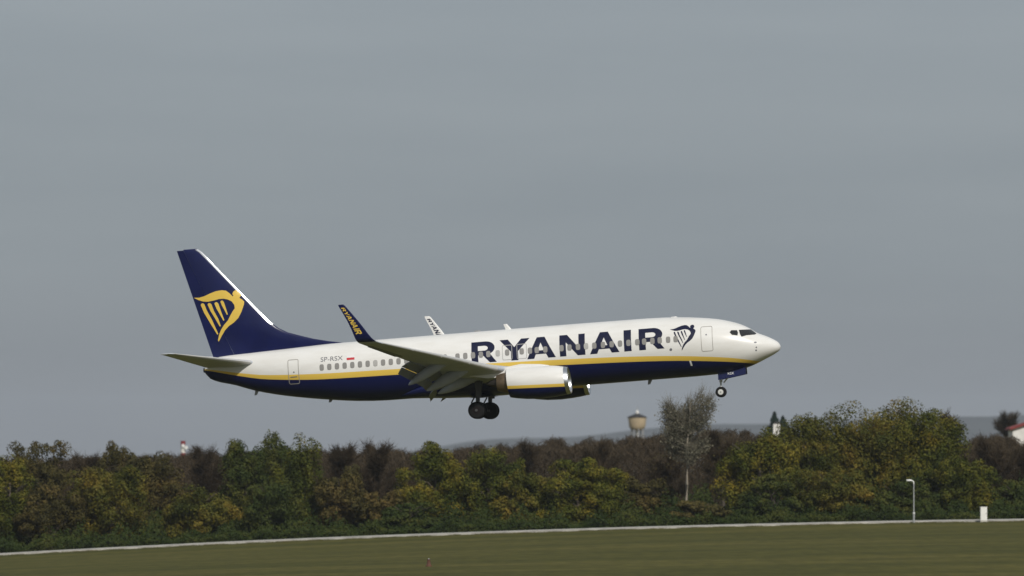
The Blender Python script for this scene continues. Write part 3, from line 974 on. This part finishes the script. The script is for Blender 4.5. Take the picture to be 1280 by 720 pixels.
# the harp figure: outline points measured on a square
HARP_BODY = [(95, 178), (150, 177), (200, 163), (260, 135), (320, 112), (380, 102), (420, 107), (455, 132), (488, 164), (494, 158), (484, 138), (492, 116), (510, 103), (532, 99), (556, 108), (570, 130), (568, 155), (553, 178), (580, 195), (601, 214), (600, 245), (575, 320), (545, 380), (500, 425), (450, 460), (410, 503), (375, 560), (345, 617), (338, 600), (350, 545), (370, 498), (400, 450), (440, 405), (465, 355), (490, 310), (510, 283), (505, 250), (480, 215), (440, 195), (400, 187), (350, 190), (300, 205), (240, 217), (190, 215), (140, 200)]
HARP_S = [[(165, 250), (172, 236), (188, 232), (203, 243), (225, 300), (280, 400), (342, 538), (332, 546), (260, 430), (200, 330)],
          [(235, 245), (242, 233), (258, 230), (275, 243), (300, 310), (345, 390), (368, 460), (358, 466), (320, 400), (265, 310)],
          [(305, 236), (312, 224), (327, 220), (345, 236), (370, 310), (405, 400), (395, 408), (360, 345), (325, 285)],
          [(365, 216), (374, 206), (388, 206), (400, 220), (420, 280), (440, 345), (430, 348), (405, 300), (380, 255)]]


def thin(poly, k):
    """narrow a string of the harp about its own middle line"""
    n = len(poly)
    cx, cy = sum(p[0] for p in poly) / n, sum(p[1] for p in poly) / n
    return [(cx + (p[0] - cx) * k + (p[1] - cy) * (1 - k) * 0.42, p[1]) for p in poly]


_A = np.array([[95, 178, 1], [342, 617, 1], [601, 225, 1]], float)
_cs = np.linalg.solve(_A, np.array([6.96, 6.26, 5.30])); _cz = np.linalg.solve(_A, np.array([1.16, -.29, .93]))
hf = lambda p: (float(np.dot(_cs, (p[0], p[1], 1))), float(np.dot(_cz, (p[0], p[1], 1))))
decal("harp_emblem", [([hf(p) for p in HARP_BODY], [], 0)] + [([hf(p) for p in thin(q, .8)], [], 0) for q in HARP_S], on_fus(0.008), M_text, fus, 0.1)

# cabin windows (one shade lowered), overwing exits, doors
ws = [29.96 - 0.5118 * i for i in range(11)] + [24.33, 23.82, 23.31, 22.79, 22.28, 21.77, 21.26, 20.94, 20.43, 19.92, 19.4, 18.91, 18.29, 17.67, 16.71, 16.17, 15.72, 15.16, 14.09, 13.57, 13.01, 12.48, 11.94, 11.37, 10.8, 10.25, 9.7, 9.12, 8.67, 8.13, 7.65, 7.1, 6.61]
ws = [w for w in ws if w not in (21.26,)]
for i, s in enumerate(ws):
    oval = [(s + 0.145 * abs(math.cos(a)) ** .6 * math.copysign(1, math.cos(a)), .485 + 0.205 * abs(math.sin(a)) ** .6 * math.copysign(1, math.sin(a))) for a in [2 * math.pi * k / 20 for k in range(20)]]
    decal("cabin_window", [(oval, [], 0)], on_fus(0.016), M_shade if i in (7, 22, 31) else M_win, fus, 0.1)


def ring_poly(s0, s1, z0, z1, w, r=0.12):
    def rr(a, b, c, d, q):
        return arc(b - q, d - q, q, q, 0, 90, 4) + arc(a + q, d - q, q, q, 90, 180, 4) + arc(a + q, c + q, q, q, 180, 270, 4) + arc(b - q, c + q, q, q, 270, 360, 4)
    return (rr(s0, s1, z0, z1, r), [rr(s0 + w, s1 - w, z0 + w, z1 - w, max(r - w, .02))], 0)


fd = decal("cabin_door", [ring_poly(4.22, 4.98, -.47, 1.17, .035)], on_fus(0.010), M_outline, fus, 0.1)
decal("handle", [(arc(4.62, .62, .05, .05, 0, 350, 10), [], 0)], on_fus(0.013), M_reg, fd, 0.1)
rd = decal("cabin_door", [ring_poly(31.52, 32.26, -.46, 1.17, .045)], on_fus(0.010), M_outline, fus, 0.1)
decal("handle", [(arc(31.86, .32, .05, .05, 0, 350, 10), [], 0), ([(31.66, -.02), (32.12, -.02), (32.12, .04), (31.66, .04)], [], 0)], on_fus(0.013), M_reg, rd, 0.1)
for s in (17.67, 16.71):
    decal("overwing_exit", [ring_poly(s - .33, s + .33, 0.0, .98, .035, .1)], on_fus(0.012), M_shade, fus, 0.1)

# registration, flag, small marks
def text_polys(txt, size):
    cu = bpy.data.curves.new("lettering_outline", 'FONT')
    cu.body = txt; cu.size = size
    cu.fill_mode = 'BOTH' if hasattr(cu, 'fill_mode') else cu.fill_mode
    ob = bpy.data.objects.new("lettering_outline", cu)
    COL.objects.link(ob)
    dg = bpy.context.evaluated_depsgraph_get()
    me = bpy.data.meshes.new_from_object(ob.evaluated_get(dg))
    polys = [([(me.vertices[i].co.x, me.vertices[i].co.y) for i in p.vertices], [], 0) for p in me.polygons]
    bpy.data.objects.remove(ob); bpy.data.curves.remove(cu); bpy.data.meshes.remove(me)
    return polys


tp = text_polys("SP-RSX", 0.42)
tw = max(p[0] for q in tp for p in q[0])
decal("registration", [([(30.04 - p[0] * 1.50 / tw, .86 + p[1]) for p in q[0]], [], 0) for q in tp], on_fus(0.010), M_reg, fus, 0.15)
decal("flag", [([(28.28, .98), (27.76, .98), (27.76, 1.12), (28.28, 1.12)], [], 0), ([(28.28, .83), (27.76, .83), (27.76, .979), (28.28, .979)], [], 1)], on_fus(0.010), None, fus, 0.1, mats=[M_wtext, M_red])
for s, z, r in ((1.52, -.12, .05), (1.48, -.45, .05), (1.51, -.64, .055), (6.97, -.17, .09)):
    decal("sensor_port", [(arc(s, z, r * (1.8 if z == -.12 else 1), r, 0, 345, 12), [], 0)], on_fus(0.010), M_reg, fus, 0.1)
decal("service_panel", [([(5.80, -1.32), (5.68, -1.32), (5.74, -.98), (5.86, -.98)], [], 0)], on_fus(0.010), M_wtext, fus, 0.1)

# cockpit glazing, both sides
for sd in (-1, 1):
    fm = lambda s, z, sd=sd: P(s, sd * surf_y(s, z, 0.014), z)
    for pane in ([(3.09, .66), (3.0, .77), (2.67, .75), (2.61, .6), (2.64, .44), (2.96, .50)],
                 [(2.52, .75), (2.22, .75), (2.06, .41), (2.36, .34), (2.45, .49)],
                 [(2.17, .75), (1.82, .74), (1.50, .48), (1.56, .42), (2.01, .405)]):
        pcx = sum(a for a, b in pane) / len(pane); pcz = sum(b for a, b in pane) / len(pane)
        pane = [(pcx + (a - pcx) * 1.1, pcz + (b - pcz) * 1.12) for a, b in pane]
        decal("cockpit_window", [(pane, [], 0)], fm, M_glass, fus, 0.06)

# small antennas
def blade(s, y, z, hgt, ch, thick, m, sweep=0.35, up=1):
    b = MB()
    b.rings([[P(s + dx * c + sw, y + dy * t, z + zz) for dx, dy in ((0, 0), (.3, .5), (1, 0), (.3, -.5))] for zz, c, sw, t in ((-.08 * up, ch, 0, thick), (hgt * up, ch * .55, sweep, thick * .6))])
    return b.build("antenna", m, fus)


blade(17.45, 0, 2.04, .36, .42, .06, M_white)
blade(19.5, 0, 2.04, .09, .6, .3, M_strut, .1)
blade(6.5, 0, 1.95, .05, .6, .2, M_white, .15)
blade(8.5, 0, -2.0, .28, .3, .05, M_strut, .2, -1)
blade(34.5, 0, -.70, .25, .28, .05, M_strut, .2, -1)
blade(29.6, 0, -1.64, .16, .3, .06, M_strut, .2, -1)

# wing-to-body fairing
ff = MB(); rs = []
for s, w, zt, zb in ((13.6, .8, -1.75, -1.99), (14.6, 1.35, -1.4, -2.07), (15.8, 1.85, -.9, -2.18), (17, 2.08, -.62, -2.24), (20, 2.08, -.62, -2.24), (22, 1.98, -.8, -2.14), (23.6, 1.55, -1.1, -2.02), (25, .9, -1.6, -1.94)):
    zc = (zt + zb) / 2 + .1
    rs.append([P(s, w * math.copysign(abs(math.cos(a)) ** .8, math.cos(a)), zc + ((zt - zc) if math.sin(a) > 0 else (zc - zb)) * math.copysign(abs(math.sin(a)) ** .8, math.sin(a))) for a in [2 * math.pi * k / 48 for k in range(48)]])
ff.rings(rs)
ff.build("belly_fairing", M_navy, jet, smooth=True, sharp=60)

# wings ------------------------------------------------------------
AF = [(0, 0), (.006, .18), (.02, .30), (.05, .43), (.12, .50), (.25, .53), (.42, .50), (.6, .38), (.8, .19), (1, .02)]       # chord, half thickness (upper)
def airfoil(t):
    up = [(c, h * t) for c, h in AF]
    lo = [(c, -h * t * .95 + (0 if c < .5 else 0.1 * t * (c - .5))) for c, h in AF[::-1][:-1]]
    return up + lo                     # LE .. TE upper, TE .. LE lower


LE = pchip([1.2, 1.9, 3.2, 4.83, 10.5, 17.05], [14.1, 14.9, 16.2, 17.35, 20.35, 23.72])
TE = pchip([1.2, 1.9, 5.6, 10.5, 14, 17.05], [22.1, 22.0, 21.75, 22.95, 23.95, 24.85])
ZL = pchip([1.2, 1.9, 4.83, 10.5, 17.05], [-1.08, -1.0, -.66, .30, 1.42])
TH = pchip([1.2, 5, 10, 17.05], [.15, .12, .105, .10])


def wing_pt(y, c, h=0.0):
    """point at lateral y, chord fraction c, height h above the chord line"""
    le, te = LE(y), TE(y)
    return (le + (te - le) * c, y, ZL(y) - .02 * (te - le) * c + h)


WIN = {0: (17.05, 1.42)}
PATH = pchip([0, .06, .12, .18, .26, .4, 1], [17.05, 17.26, 17.42, 17.52, 17.60, 17.68, 17.93])
PZ = pchip([0, .06, .12, .18, .26, .4, 1], [1.42, 1.49, 1.60, 1.74, 1.95, 2.33, 3.90])
WL = pchip([0, .12, .26, .5, .75, 1], [23.66, 23.92, 24.18, 24.58, 25.05, 25.52])
WT = pchip([0, .12, .26, .5, 1], [24.85, 25.0, 25.12, 25.32, 25.92])


def winglet_pt(t, c, h):
    le, te = WL(t), WT(t)
    dy = PATH(min(t + .01, 1)) - PATH(max(t - .01, 0)); dz = PZ(min(t + .01, 1)) - PZ(max(t - .01, 0))
    q = math.hypot(dy, dz); ny, nz = -dz / q, dy / q           # towards the fuselage and up: the inner face
    return (le + (te - le) * c, PATH(t) + ny * h, PZ(t) + nz * h - .02 * (te - le) * c * max(0, 1 - t / .2))


def flap_loft(ys, sec, thick):
    """element lofted between lateral stations; sec(y) -> (s_front, z_front, s_rear, z_rear)"""
    rings = []
    for y in ys:
        s0, z0, s1, z1 = sec(y)
        ch = math.hypot(s1 - s0, z1 - z0); ux, uz = (s1 - s0) / ch, (z1 - z0) / ch
        rings.append([(s0 + ux * c * ch - uz * hh * ch, y, z0 + uz * c * ch + ux * hh * ch) for c, hh in airfoil(thick)])
    return rings


for sd in (-1, 1):
    T3 = lambda p, sd=sd: P(p[0], sd * p[1], p[2])
    # main wing box
    wb = MB(); rs = []
    for y in [1.2, 1.9, 2.6, 3.4, 4.2, 4.83, 5.6, 6.6, 7.8, 9, 10.5, 12, 13.5, 15, 16.2, 17.05]:
        ch = TE(y) - LE(y)
        rs.append([T3(wing_pt(y, c, hh * ch)) for c, hh in airfoil(TH(y))])
    wb.rings(rs)
    wing = wb.build("wing", M_grey, jet, smooth=True, sharp=50)
    # leading edge slats: slightly drooped skins ahead of the box
    for y0, y1 in ((2.3, 4.05), (5.7, 8.3), (8.36, 11.0), (11.06, 13.7), (13.76, 16.6)):
        sb = MB(); rs = []
        for i in range(5):
            y = y0 + (y1 - y0) * i / 4
            ch = TE(y) - LE(y)
            q = min(.5, .14 * ch) / ch
            pts = []
            for c, hh in [(q, .50), (q * .6, .47), (q * .3, .40), (q * .1, .26), (0, 0), (q * .1, -.25), (q * .35, -.38)]:
                pts.append((c, hh * TH(y)))
            outer = [(c - .018, hh * 1.07 - .006) for c, hh in pts]
            inner = [(c + .006, hh * .8 - .004) for c, hh in pts[::-1]]
            rs.append([T3(wing_pt(y, c, hh * ch)) for c, hh in outer + inner])
        sb.rings(rs)
        sb.build("slat", M_slat, wing, smooth=True, sharp=50)
    # flaps, lowered: two elements inboard and outboard
    for (y0, y1) in ((2.15, 4.25), (5.55, 10.6)):
        ys = [y0 + (y1 - y0) * i / 4 for i in range(5)]
        kc = lambda y: np.interp(y, [2, 5.5, 10.6], [1.25, 1.1, .82])
        zt = lambda y: wing_pt(y, 1)[2]
        fl = MB().rings([[T3(p) for p in r] for r in flap_loft(ys, lambda y: (TE(y) - .32 * kc(y), zt(y) - .10, TE(y) + .42 * kc(y), zt(y) - .44 * kc(y)), .14)])
        fl.build("flap", M_flap_shade, wing, smooth=True, sharp=50)
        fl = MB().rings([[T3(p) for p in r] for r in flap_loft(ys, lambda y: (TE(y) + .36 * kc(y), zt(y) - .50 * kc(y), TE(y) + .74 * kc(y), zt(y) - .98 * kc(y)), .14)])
        fl.build("flap", M_flap_shade, wing, smooth=True, sharp=50)
    # ailerons and spoiler gap lines read as one thin panel
    al = MB().rings([[T3(p) for p in r] for r in flap_loft([12.2, 13.5, 14.8, 16.0], lambda y: (wing_pt(y, .76)[0], y * 0 + wing_pt(y, .76)[2] - .012, TE(y) + .03, wing_pt(y, 1)[2] - .03), .15)])
    al.build("aileron", M_flap_shade, wing, smooth=True, sharp=50)
    # flap track fairings: drooping canoes
    for (y, s1, z1, s0, r) in ((8.8, 23.25, -1.25, 20.55, .29), (6.35, 22.45, -1.66, 19.4, .33), (3.75, 22.15, -1.86, 18.9, .30)):
        cb = MB(); rs = []
        for f in (0, .03, .1, .25, .45, .65, .8, .92, .98, 1):
            rad = r * float(np.interp(f, [0, .1, .25, .45, .65, .8, .92, .98, 1], [.12, .45, .8, 1.0, .95, .74, .42, .18, .03]))
            s = s0 + (s1 - s0) * f
            z = ZL(y) - .04 - .52 * f + (z1 - (ZL(y) - .56)) * f ** 1.7
            rs.append([T3((s, y + rad * .8 * math.cos(a), z + rad * 1.25 * math.sin(a))) for a in [2 * math.pi * k / 16 for k in range(16)]])
        cb.rings(rs)
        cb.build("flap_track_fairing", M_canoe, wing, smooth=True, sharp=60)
    # winglet: navy outside, white inside
    gb = MB(); rs = []
    n_af = len(airfoil(.1))
    tl = [0, .06, .12, .18, .26, .4, .6, .8, .97, 1]
    for t in tl:
        ch = WT(t) - WL(t)
        rs.append([T3(winglet_pt(t, c if t < 1 else .12 + .8 * c, hh * ch * (1 if t < 1 else .4))) for c, hh in airfoil(.09)])
    n = len(rs[0])
    fm = []
    for i in range(len(rs) - 1):
        for j in range(n):
            inner = j < len(AF) - 1
            fm.append((0 if i < 1 else 1) if inner else (0 if i < 1 else 2))
    gb.rings(rs, fm + [0, 2])
    wg = gb.build("winglet", [M_grey, M_white, M_navy], jet, smooth=True, sharp=50)
    wl7 = [('R', 0, .95), ('Y', .98, 1.98), ('A', 1.95, 2.95), ('N', 3.05, 3.95), ('A', 4.0, 5.0), ('I', 5.15, 5.4), ('R', 5.55, 6.5)]

    def wmap(u, v, face):
        t = .925 - (.925 - .27) * u / 6.5
        c = .80 - .46 * v if face < 0 else .78 - .50 * v
        h = np.interp(c, [a for a, b in AF], [b for a, b in AF]) * .09 * (WT(t) - WL(t)) + .012
        return Vector(T3(winglet_pt(t, c, face * h * 1.0)))
    decal("lettering", word(wl7, lambda u, v: (u, v)), lambda u, v: wmap(u, v, -1), M_yellow, wg, .25)
    decal("lettering", word(wl7, lambda u, v: (u, v)), lambda u, v: wmap(u, v, 1), M_text, wg, .25)

    # engine --------------------------------------------------------
    ey = 4.83
    def er(s, ra, zc, flat=0.0, n=48, wide=1.06):
        out = []
        for k in range(n):
            a = 2 * math.pi * k / n
            c, sn = math.cos(a), math.sin(a)
            rz = ra * (1 - flat * max(0, -sn) ** 3)
            out.append(T3((s + (.06 * sn if ra > .7 else 0), ey + ra * wide * c, zc + rz * sn)))
        return out
    eb = MB()
    eb.rings([er(13.60, .925, -1.71, .05), er(13.9, .985, -1.705, .06), er(14.5, 1.055, -1.70, .06), er(15.3, 1.09, -1.695, .05), (er(16.2, 1.075, -1.66, .04)), er(16.9, 1.01, -1.60, .02), er(17.3, .945, -1.56), er(17.29, .90, -1.56), er(16.9, .88, -1.56)], cap=False)
    eng = eb.build("engine", M_livery, jet, smooth=True, sharp=60)
    set_band(eng, lambda s: np.interp(s, [13.6, 17.3], [-1.89, -1.76]), lambda s: .2)
    lp = MB()
    lp.rings([er(14.1, .76, -1.72), er(13.7, .775, -1.72), er(13.42, .80, -1.72, .04), er(13.35, .835, -1.72, .05), er(13.34, .865, -1.715, .05), er(13.40, .895, -1.715, .05), er(13.599, .928, -1.71, .05)], cap=False)
    lp.build("inlet_lip", M_metal, eng, smooth=True, sharp=60)
    MB().rings([er(14.1, .765, -1.72), er(14.9, .78, -1.72)], cap=False).build("inlet_duct", M_strut, eng, smooth=True)
    fn = MB()
    for k in range(24):
        a0, a1 = 2 * math.pi * k / 24, 2 * math.pi * (k + .8) / 24
        q = [T3((14.6 + ds, ey + rr_ * math.cos(a), -1.72 + rr_ * math.sin(a))) for a, rr_, ds in ((a0, .2, .0), (a0, .77, .0), (a1, .77, .18), (a1, .2, .12))]
        fn.add(q, [(0, 1, 2, 3)])
    fn.rings([er(14.8, .78, -1.72), er(14.82, .78, -1.72)])
    fan = fn.build("fan", M_fan, eng)
    MB().rings([er(14.2, .01, -1.72, wide=1), er(14.3, .09, -1.72, wide=1), er(14.5, .18, -1.72, wide=1), er(14.62, .22, -1.72, wide=1)]).build("spinner", M_strut, eng, smooth=True)
    MB().rings([er(16.95, .70, -1.52, wide=1), er(17.3, .70, -1.52, wide=1), er(17.75, .62, -1.50, wide=1), er(18.05, .52, -1.50, wide=1), er(18.05, .47, -1.50, wide=1), er(17.6, .45, -1.5, wide=1)], cap=False).build("core_nozzle", M_burnt, eng, smooth=True)
    MB().rings([er(17.3, .42, -1.5, wide=1), er(17.9, .36, -1.5, wide=1), er(18.4, .22, -1.5, wide=1), er(18.8, .06, -1.5, wide=1)]).build("exhaust_cone", M_darkm, eng, smooth=True)
    MB().rings([er(16.91, .89, -1.56), er(16.93, .69, -1.52, wide=1)], cap=False).build("nozzle_wall", M_darkm, eng)
    # pylon
    py = MB()
    py.rings([[T3((s + ds, ey + dy * w_, z_)) for ds, dy, z_ in ((0, -1, zb_), (0, 1, zb_), (0, .8, zt_), (0, -.8, zt_))] for s, w_, zb_, zt_ in ((14.6, .05, -.75, -.62), (15.2, .16, -.75, -.50), (16.4, .22, -.9, -.40), (17.6, .24, -1.15, -.55), (18.6, .22, -1.15, -.8), (19.8, .05, -.95, -.85))])
    py.build("pylon", M_white, jet, smooth=True, sharp=60)

    # main landing gear
    mg = MB().tube([T3((19.45, 2.75, -1.15)), T3((19.66, 2.84, -2.2))], [.20, .19], 14)
    mg.tube([T3((19.66, 2.84, -2.2)), T3((19.74, 2.86, -3.13))], [.14, .13], 12)
    gear = mg.build("main_gear", M_gear, jet, smooth=True)
    MB().tube([T3((19.74, 2.15, -3.13)), T3((19.74, 3.57, -3.13))], .085, 10).build("axle", M_gear, gear, smooth=True)
    tl_ = MB().tube([T3((19.88, 2.86, -2.25)), T3((20.12, 2.86, -2.62))], .05, 6)
    tl_.tube([T3((20.12, 2.86, -2.62)), T3((19.86, 2.86, -3.0))], .05, 6)
    tl_.build("torque_link", M_gear, gear)
    MB().tube([T3((19.6, 2.72, -1.75)), T3((19.5, 1.5, -1.6))], .07, 8).build("side_brace", M_gear, gear, smooth=True)
    dp = MB().rings([[T3((19.40 + a * (.40 + .03 * b), 3.10 + .03 * e, zz)) for a, e in ((0, 0), (1, 0), (1, 1), (0, 1))] for zz, b in ((-1.0, 0), (-2.35, -3))])
    dp.build("gear_door", M_gear, jet)
    for dy in (-.43, .43):
        wc = T3((19.74, 2.86 + dy, -3.13))
        tr = MB().lathe_y(wc, [(-.19, .30), (-.20, .42), (-.17, .52), (-.10, .56), (0, .565), (.10, .56), (.17, .52), (.20, .42), (.19, .30)], 36)
        whl = tr.build("wheel", M_rubber, gear, smooth=True, sharp=60)
        MB_h = MB().lathe_y(wc, [(-.205, .06), (-.20, .16), (-.185, .30), (.185, .30), (.20, .16), (.205, .06)], 24)
        MB_h.build("hub", M_hubd, gear, smooth=True, sharp=40)
    # flat dark sheet under the belly, its colour standing for the wheel bay's shade
    MB().rings([[P(s, sd * y_, -2.262) for y_ in (.25, 1.75)] + [P(s, sd * y_, -2.255) for y_ in (1.75, .25)] for s in (18.95, 20.4)]).build("wheel_bay_shade_sheet", M_well, jet)

# nose landing gear
ng = MB().tube([P(3.98, 0, -1.7), P(4.08, 0, -2.5)], .10, 12)
ng.tube([P(4.08, 0, -2.5), P(4.11, 0, -3.14)], .062, 10)
nge = ng.build("nose_gear", M_hub, jet, smooth=True)
MB().tube([P(4.11, -.32, -3.14), P(4.11, .32, -3.14)], .05, 8).build("axle", M_strut, nge, smooth=True)
MB().tube([P(3.9, 0, -2.55), P(3.15, 0, -1.8)], .045, 8).build("drag_brace", M_hub, nge, smooth=True)
for dy in (-.21, .21):
    wc = P(4.11, dy, -3.14)
    MB().lathe_y(wc, [(-.085, .20), (-.095, .27), (-.07, .335), (0, .35), (.07, .335), (.095, .27), (.085, .20)], 32).build("wheel", M_rubber, nge, smooth=True, sharp=60)
    MB().lathe_y(wc, [(-.098, .04), (-.092, .10), (-.083, .20), (.083, .20), (.092, .10), (.098, .04)], 24).build("hub", M_hub, nge, smooth=True, sharp=40)
for sd in (-1, 1):
    db = MB()
    zt_ = lambda s: BOT(s) + .12
    db.rings([[P(s, sd * .43, zt_(s)), P(s, sd * .46, zt_(s)), P(s, sd * (.56), zb_), P(s, sd * (.53), zb_)] for s, zb_ in ((2.36, -2.10), (3.0, -2.20), (3.6, -2.28), (4.18, -2.36))])
    nd = db.build("nose_gear_door", M_navy, jet)
    if sd < 0:
        tp = text_polys("RSX", .2)
        tw = max(p[0] for q in tp for p in q[0])
        decal("lettering", [([(3.55 - p[0] * .42 / tw, -2.06 + p[1] * 1.15) for p in q[0]], [], 0) for q in tp], lambda s, z: P(s, -(.46 + .1 * (zt_(s) - z) / (zt_(s) + 2.24) + .012), z), M_wtext, nd, .3)

# fin, rudder, leading edge ---------------------------------------
FL = pchip([1.6, 2.04, 2.45, 2.68, 3.01, 3.34, 3.81, 8.70, 8.98], [30.5, 28.83, 30.1, 31.27, 32.34, 32.93, 33.48, 37.66, 37.95]) if False else None
_fz = [1.75, 2.05, 2.22, 2.45, 2.72, 3.01, 3.34, 3.81, 8.72, 8.93]
_fl = [28.2, 28.75, 29.7, 30.65, 31.5, 32.34, 32.93, 33.48, 37.66, 37.93]
FLE = lambda z: float(np.interp(z, _fz, _fl))
FTE = lambda z: float(np.interp(z, [1.73, 8.98], [37.40, 39.33]))
FTH = lambda z: float(np.interp(z, [1.7, 2.05, 2.72, 3.4, 4.2, 9], [.05, .10, .26, .40, .44, .15]))


def fin_half(z, c):
    """half thickness at height z and chord position s"""
    le, te = FLE(z), FTE(z)
    # thickness grows from the leading edge, greatest at 3/8 chord
    f = min(max((c - le) / (te - le), 0), 1)
    return FTH(z) / 2 * float(np.interp(f, [0, .02, .06, .15, .35, .65, 1], [0, .28, .48, .75, 1, .78, .05]))


zs = [1.55, 1.75, 1.9, 2.05, 2.22, 2.45, 2.72, 3.01, 3.34, 3.81, 4.6, 5.6, 6.6, 7.6, 8.4, 8.72, 8.93, 8.98]
hinge = lambda z: FTE(z) - (FTE(z) - max(FLE(z), 33.0 + (z - 1.7) * .68)) * .33
fbm = MB(); rs = []
for z in zs:
    le, h1 = FLE(z), hinge(z)
    fr = [0, .01, .03, .07, .14, .25, .4, .6, .8, 1]
    pts = [(le + (h1 - le) * q) for q in fr]
    k = 1 if z < 8.95 else .5
    rs.append([P(s, fin_half(z, s) * k, z) for s in pts] + [P(s, -fin_half(z, s) * k, z) for s in pts[::-1][:-1]])
fbm.rings(rs)
fin = fbm.build("tail_fin", M_navy, jet, smooth=True, sharp=50)
rbm = MB(); rs = []
for z in [1.72] + zs[2:-1]:
    h1, te = hinge(z) + .012, FTE(z)
    pts = [h1 + (te - h1) * q for q in (0, .25, .5, .75, 1)]
    rs.append([P(s, fin_half(z, s) + .004, z) for s in pts] + [P(s, -fin_half(z, s) - .004, z) for s in pts[::-1]])
rbm.rings(rs)
rbm.build("rudder", M_navy, jet, smooth=True, sharp=50)
lb = MB(); rs = []
for z in [3.62, 3.81, 4.6, 5.6, 6.6, 7.6, 8.4, 8.72, 8.93]:
    le = FLE(z)
    w = .16
    o = [(le - .03, 0), (le - .015, .035), (le + .05, fin_half(z, le + .05) + .02), (le + w, fin_half(z, le + w) + .008)]
    i_ = [(le + w, fin_half(z, le + w) - .02), (le + .06, 0)]
    rs.append([P(s, y, z) for s, y in o[::-1]] + [P(s, -y, z) for s, y in o[1:]] + [P(s, -max(y, 0), z) for s, y in i_[:1]] + [P(s, 0, z) for s, y in i_[1:]] + [P(s, max(y, 0), z) for s, y in i_[:1]])
lb.rings(rs)
lb.build("fin_leading_edge", M_metal, fin, smooth=True, sharp=50)
tipz = 8.98
_ps = np.linalg.solve(np.array([[0, 0, 1], [720, 0, 1], [0, 720, 1]], float), np.array([38.952, 34.153, 39.311]))
_pz = np.linalg.solve(np.array([[0, 0, 1], [720, 0, 1], [0, 720, 1]], float), np.array([6.987, 6.599, 2.258]))
fm_ = lambda p: (float(np.dot(_ps, (p[0], p[1], 1))), float(np.dot(_pz, (p[0], p[1], 1))))
decal("harp_emblem", [([fm_(p) for p in HARP_BODY], [], 0)] + [([fm_(p) for p in q], [], 0) for q in HARP_S], lambda s, z: P(min(s, FTE(z) - .03), -(fin_half(z, s) + .016), z), M_yellow, fin, .25)

# tailplanes
for sd in (-1, 1):
    T3 = lambda p, sd=sd: P(p[0], sd * p[1], p[2])
    tb = MB(); rs = []
    for y, le, te, z in ((.35, 34.25, 37.85, 1.12), (.9, 34.62, 37.95, 1.19), (3, 36.05, 38.48, 1.47), (5, 37.42, 38.98, 1.74), (6.9, 38.68, 39.48, 2.0), (7.15, 39.0, 39.54, 2.03)):
        ch = te - le
        rs.append([T3((le + ch * c, y, z - .012 * ch * c + hh * ch)) for c, hh in airfoil(.10)])
    tb.rings(rs)
    tp_ = tb.build("tailplane", M_grey, jet, smooth=True, sharp=50)
    lb = MB(); rs = []
    for y, le, te, z in ((1.1, 34.76, 38.0, 1.216), (3, 36.05, 38.48, 1.47), (5, 37.42, 38.98, 1.74), (6.9, 38.68, 39.48, 2.0)):
        ch = te - le
        o = [(.07, .047), (.03, .036), (.006, .02), (-.012, 0), (.006, -.02), (.03, -.035)]
        rs.append([T3((le + ch * c, y, z + hh * ch)) for c, hh in o] + [T3((le + ch * .05, y, z))])
    lb.rings(rs)
    lb.build("tailplane_leading_edge", M_slat, tp_, smooth=True, sharp=50)
# auxiliary power exhaust at the tail tip
MB().rings([[P(s, r_ * math.cos(a), .95 + r_ * 1.0 * math.sin(a)) for a in [2 * math.pi * k / 20 for k in range(20)]] for s, r_ in ((37.9, .17), (38.12, .15))]).build("exhaust_outlet", M_darkm, jet, smooth=True)
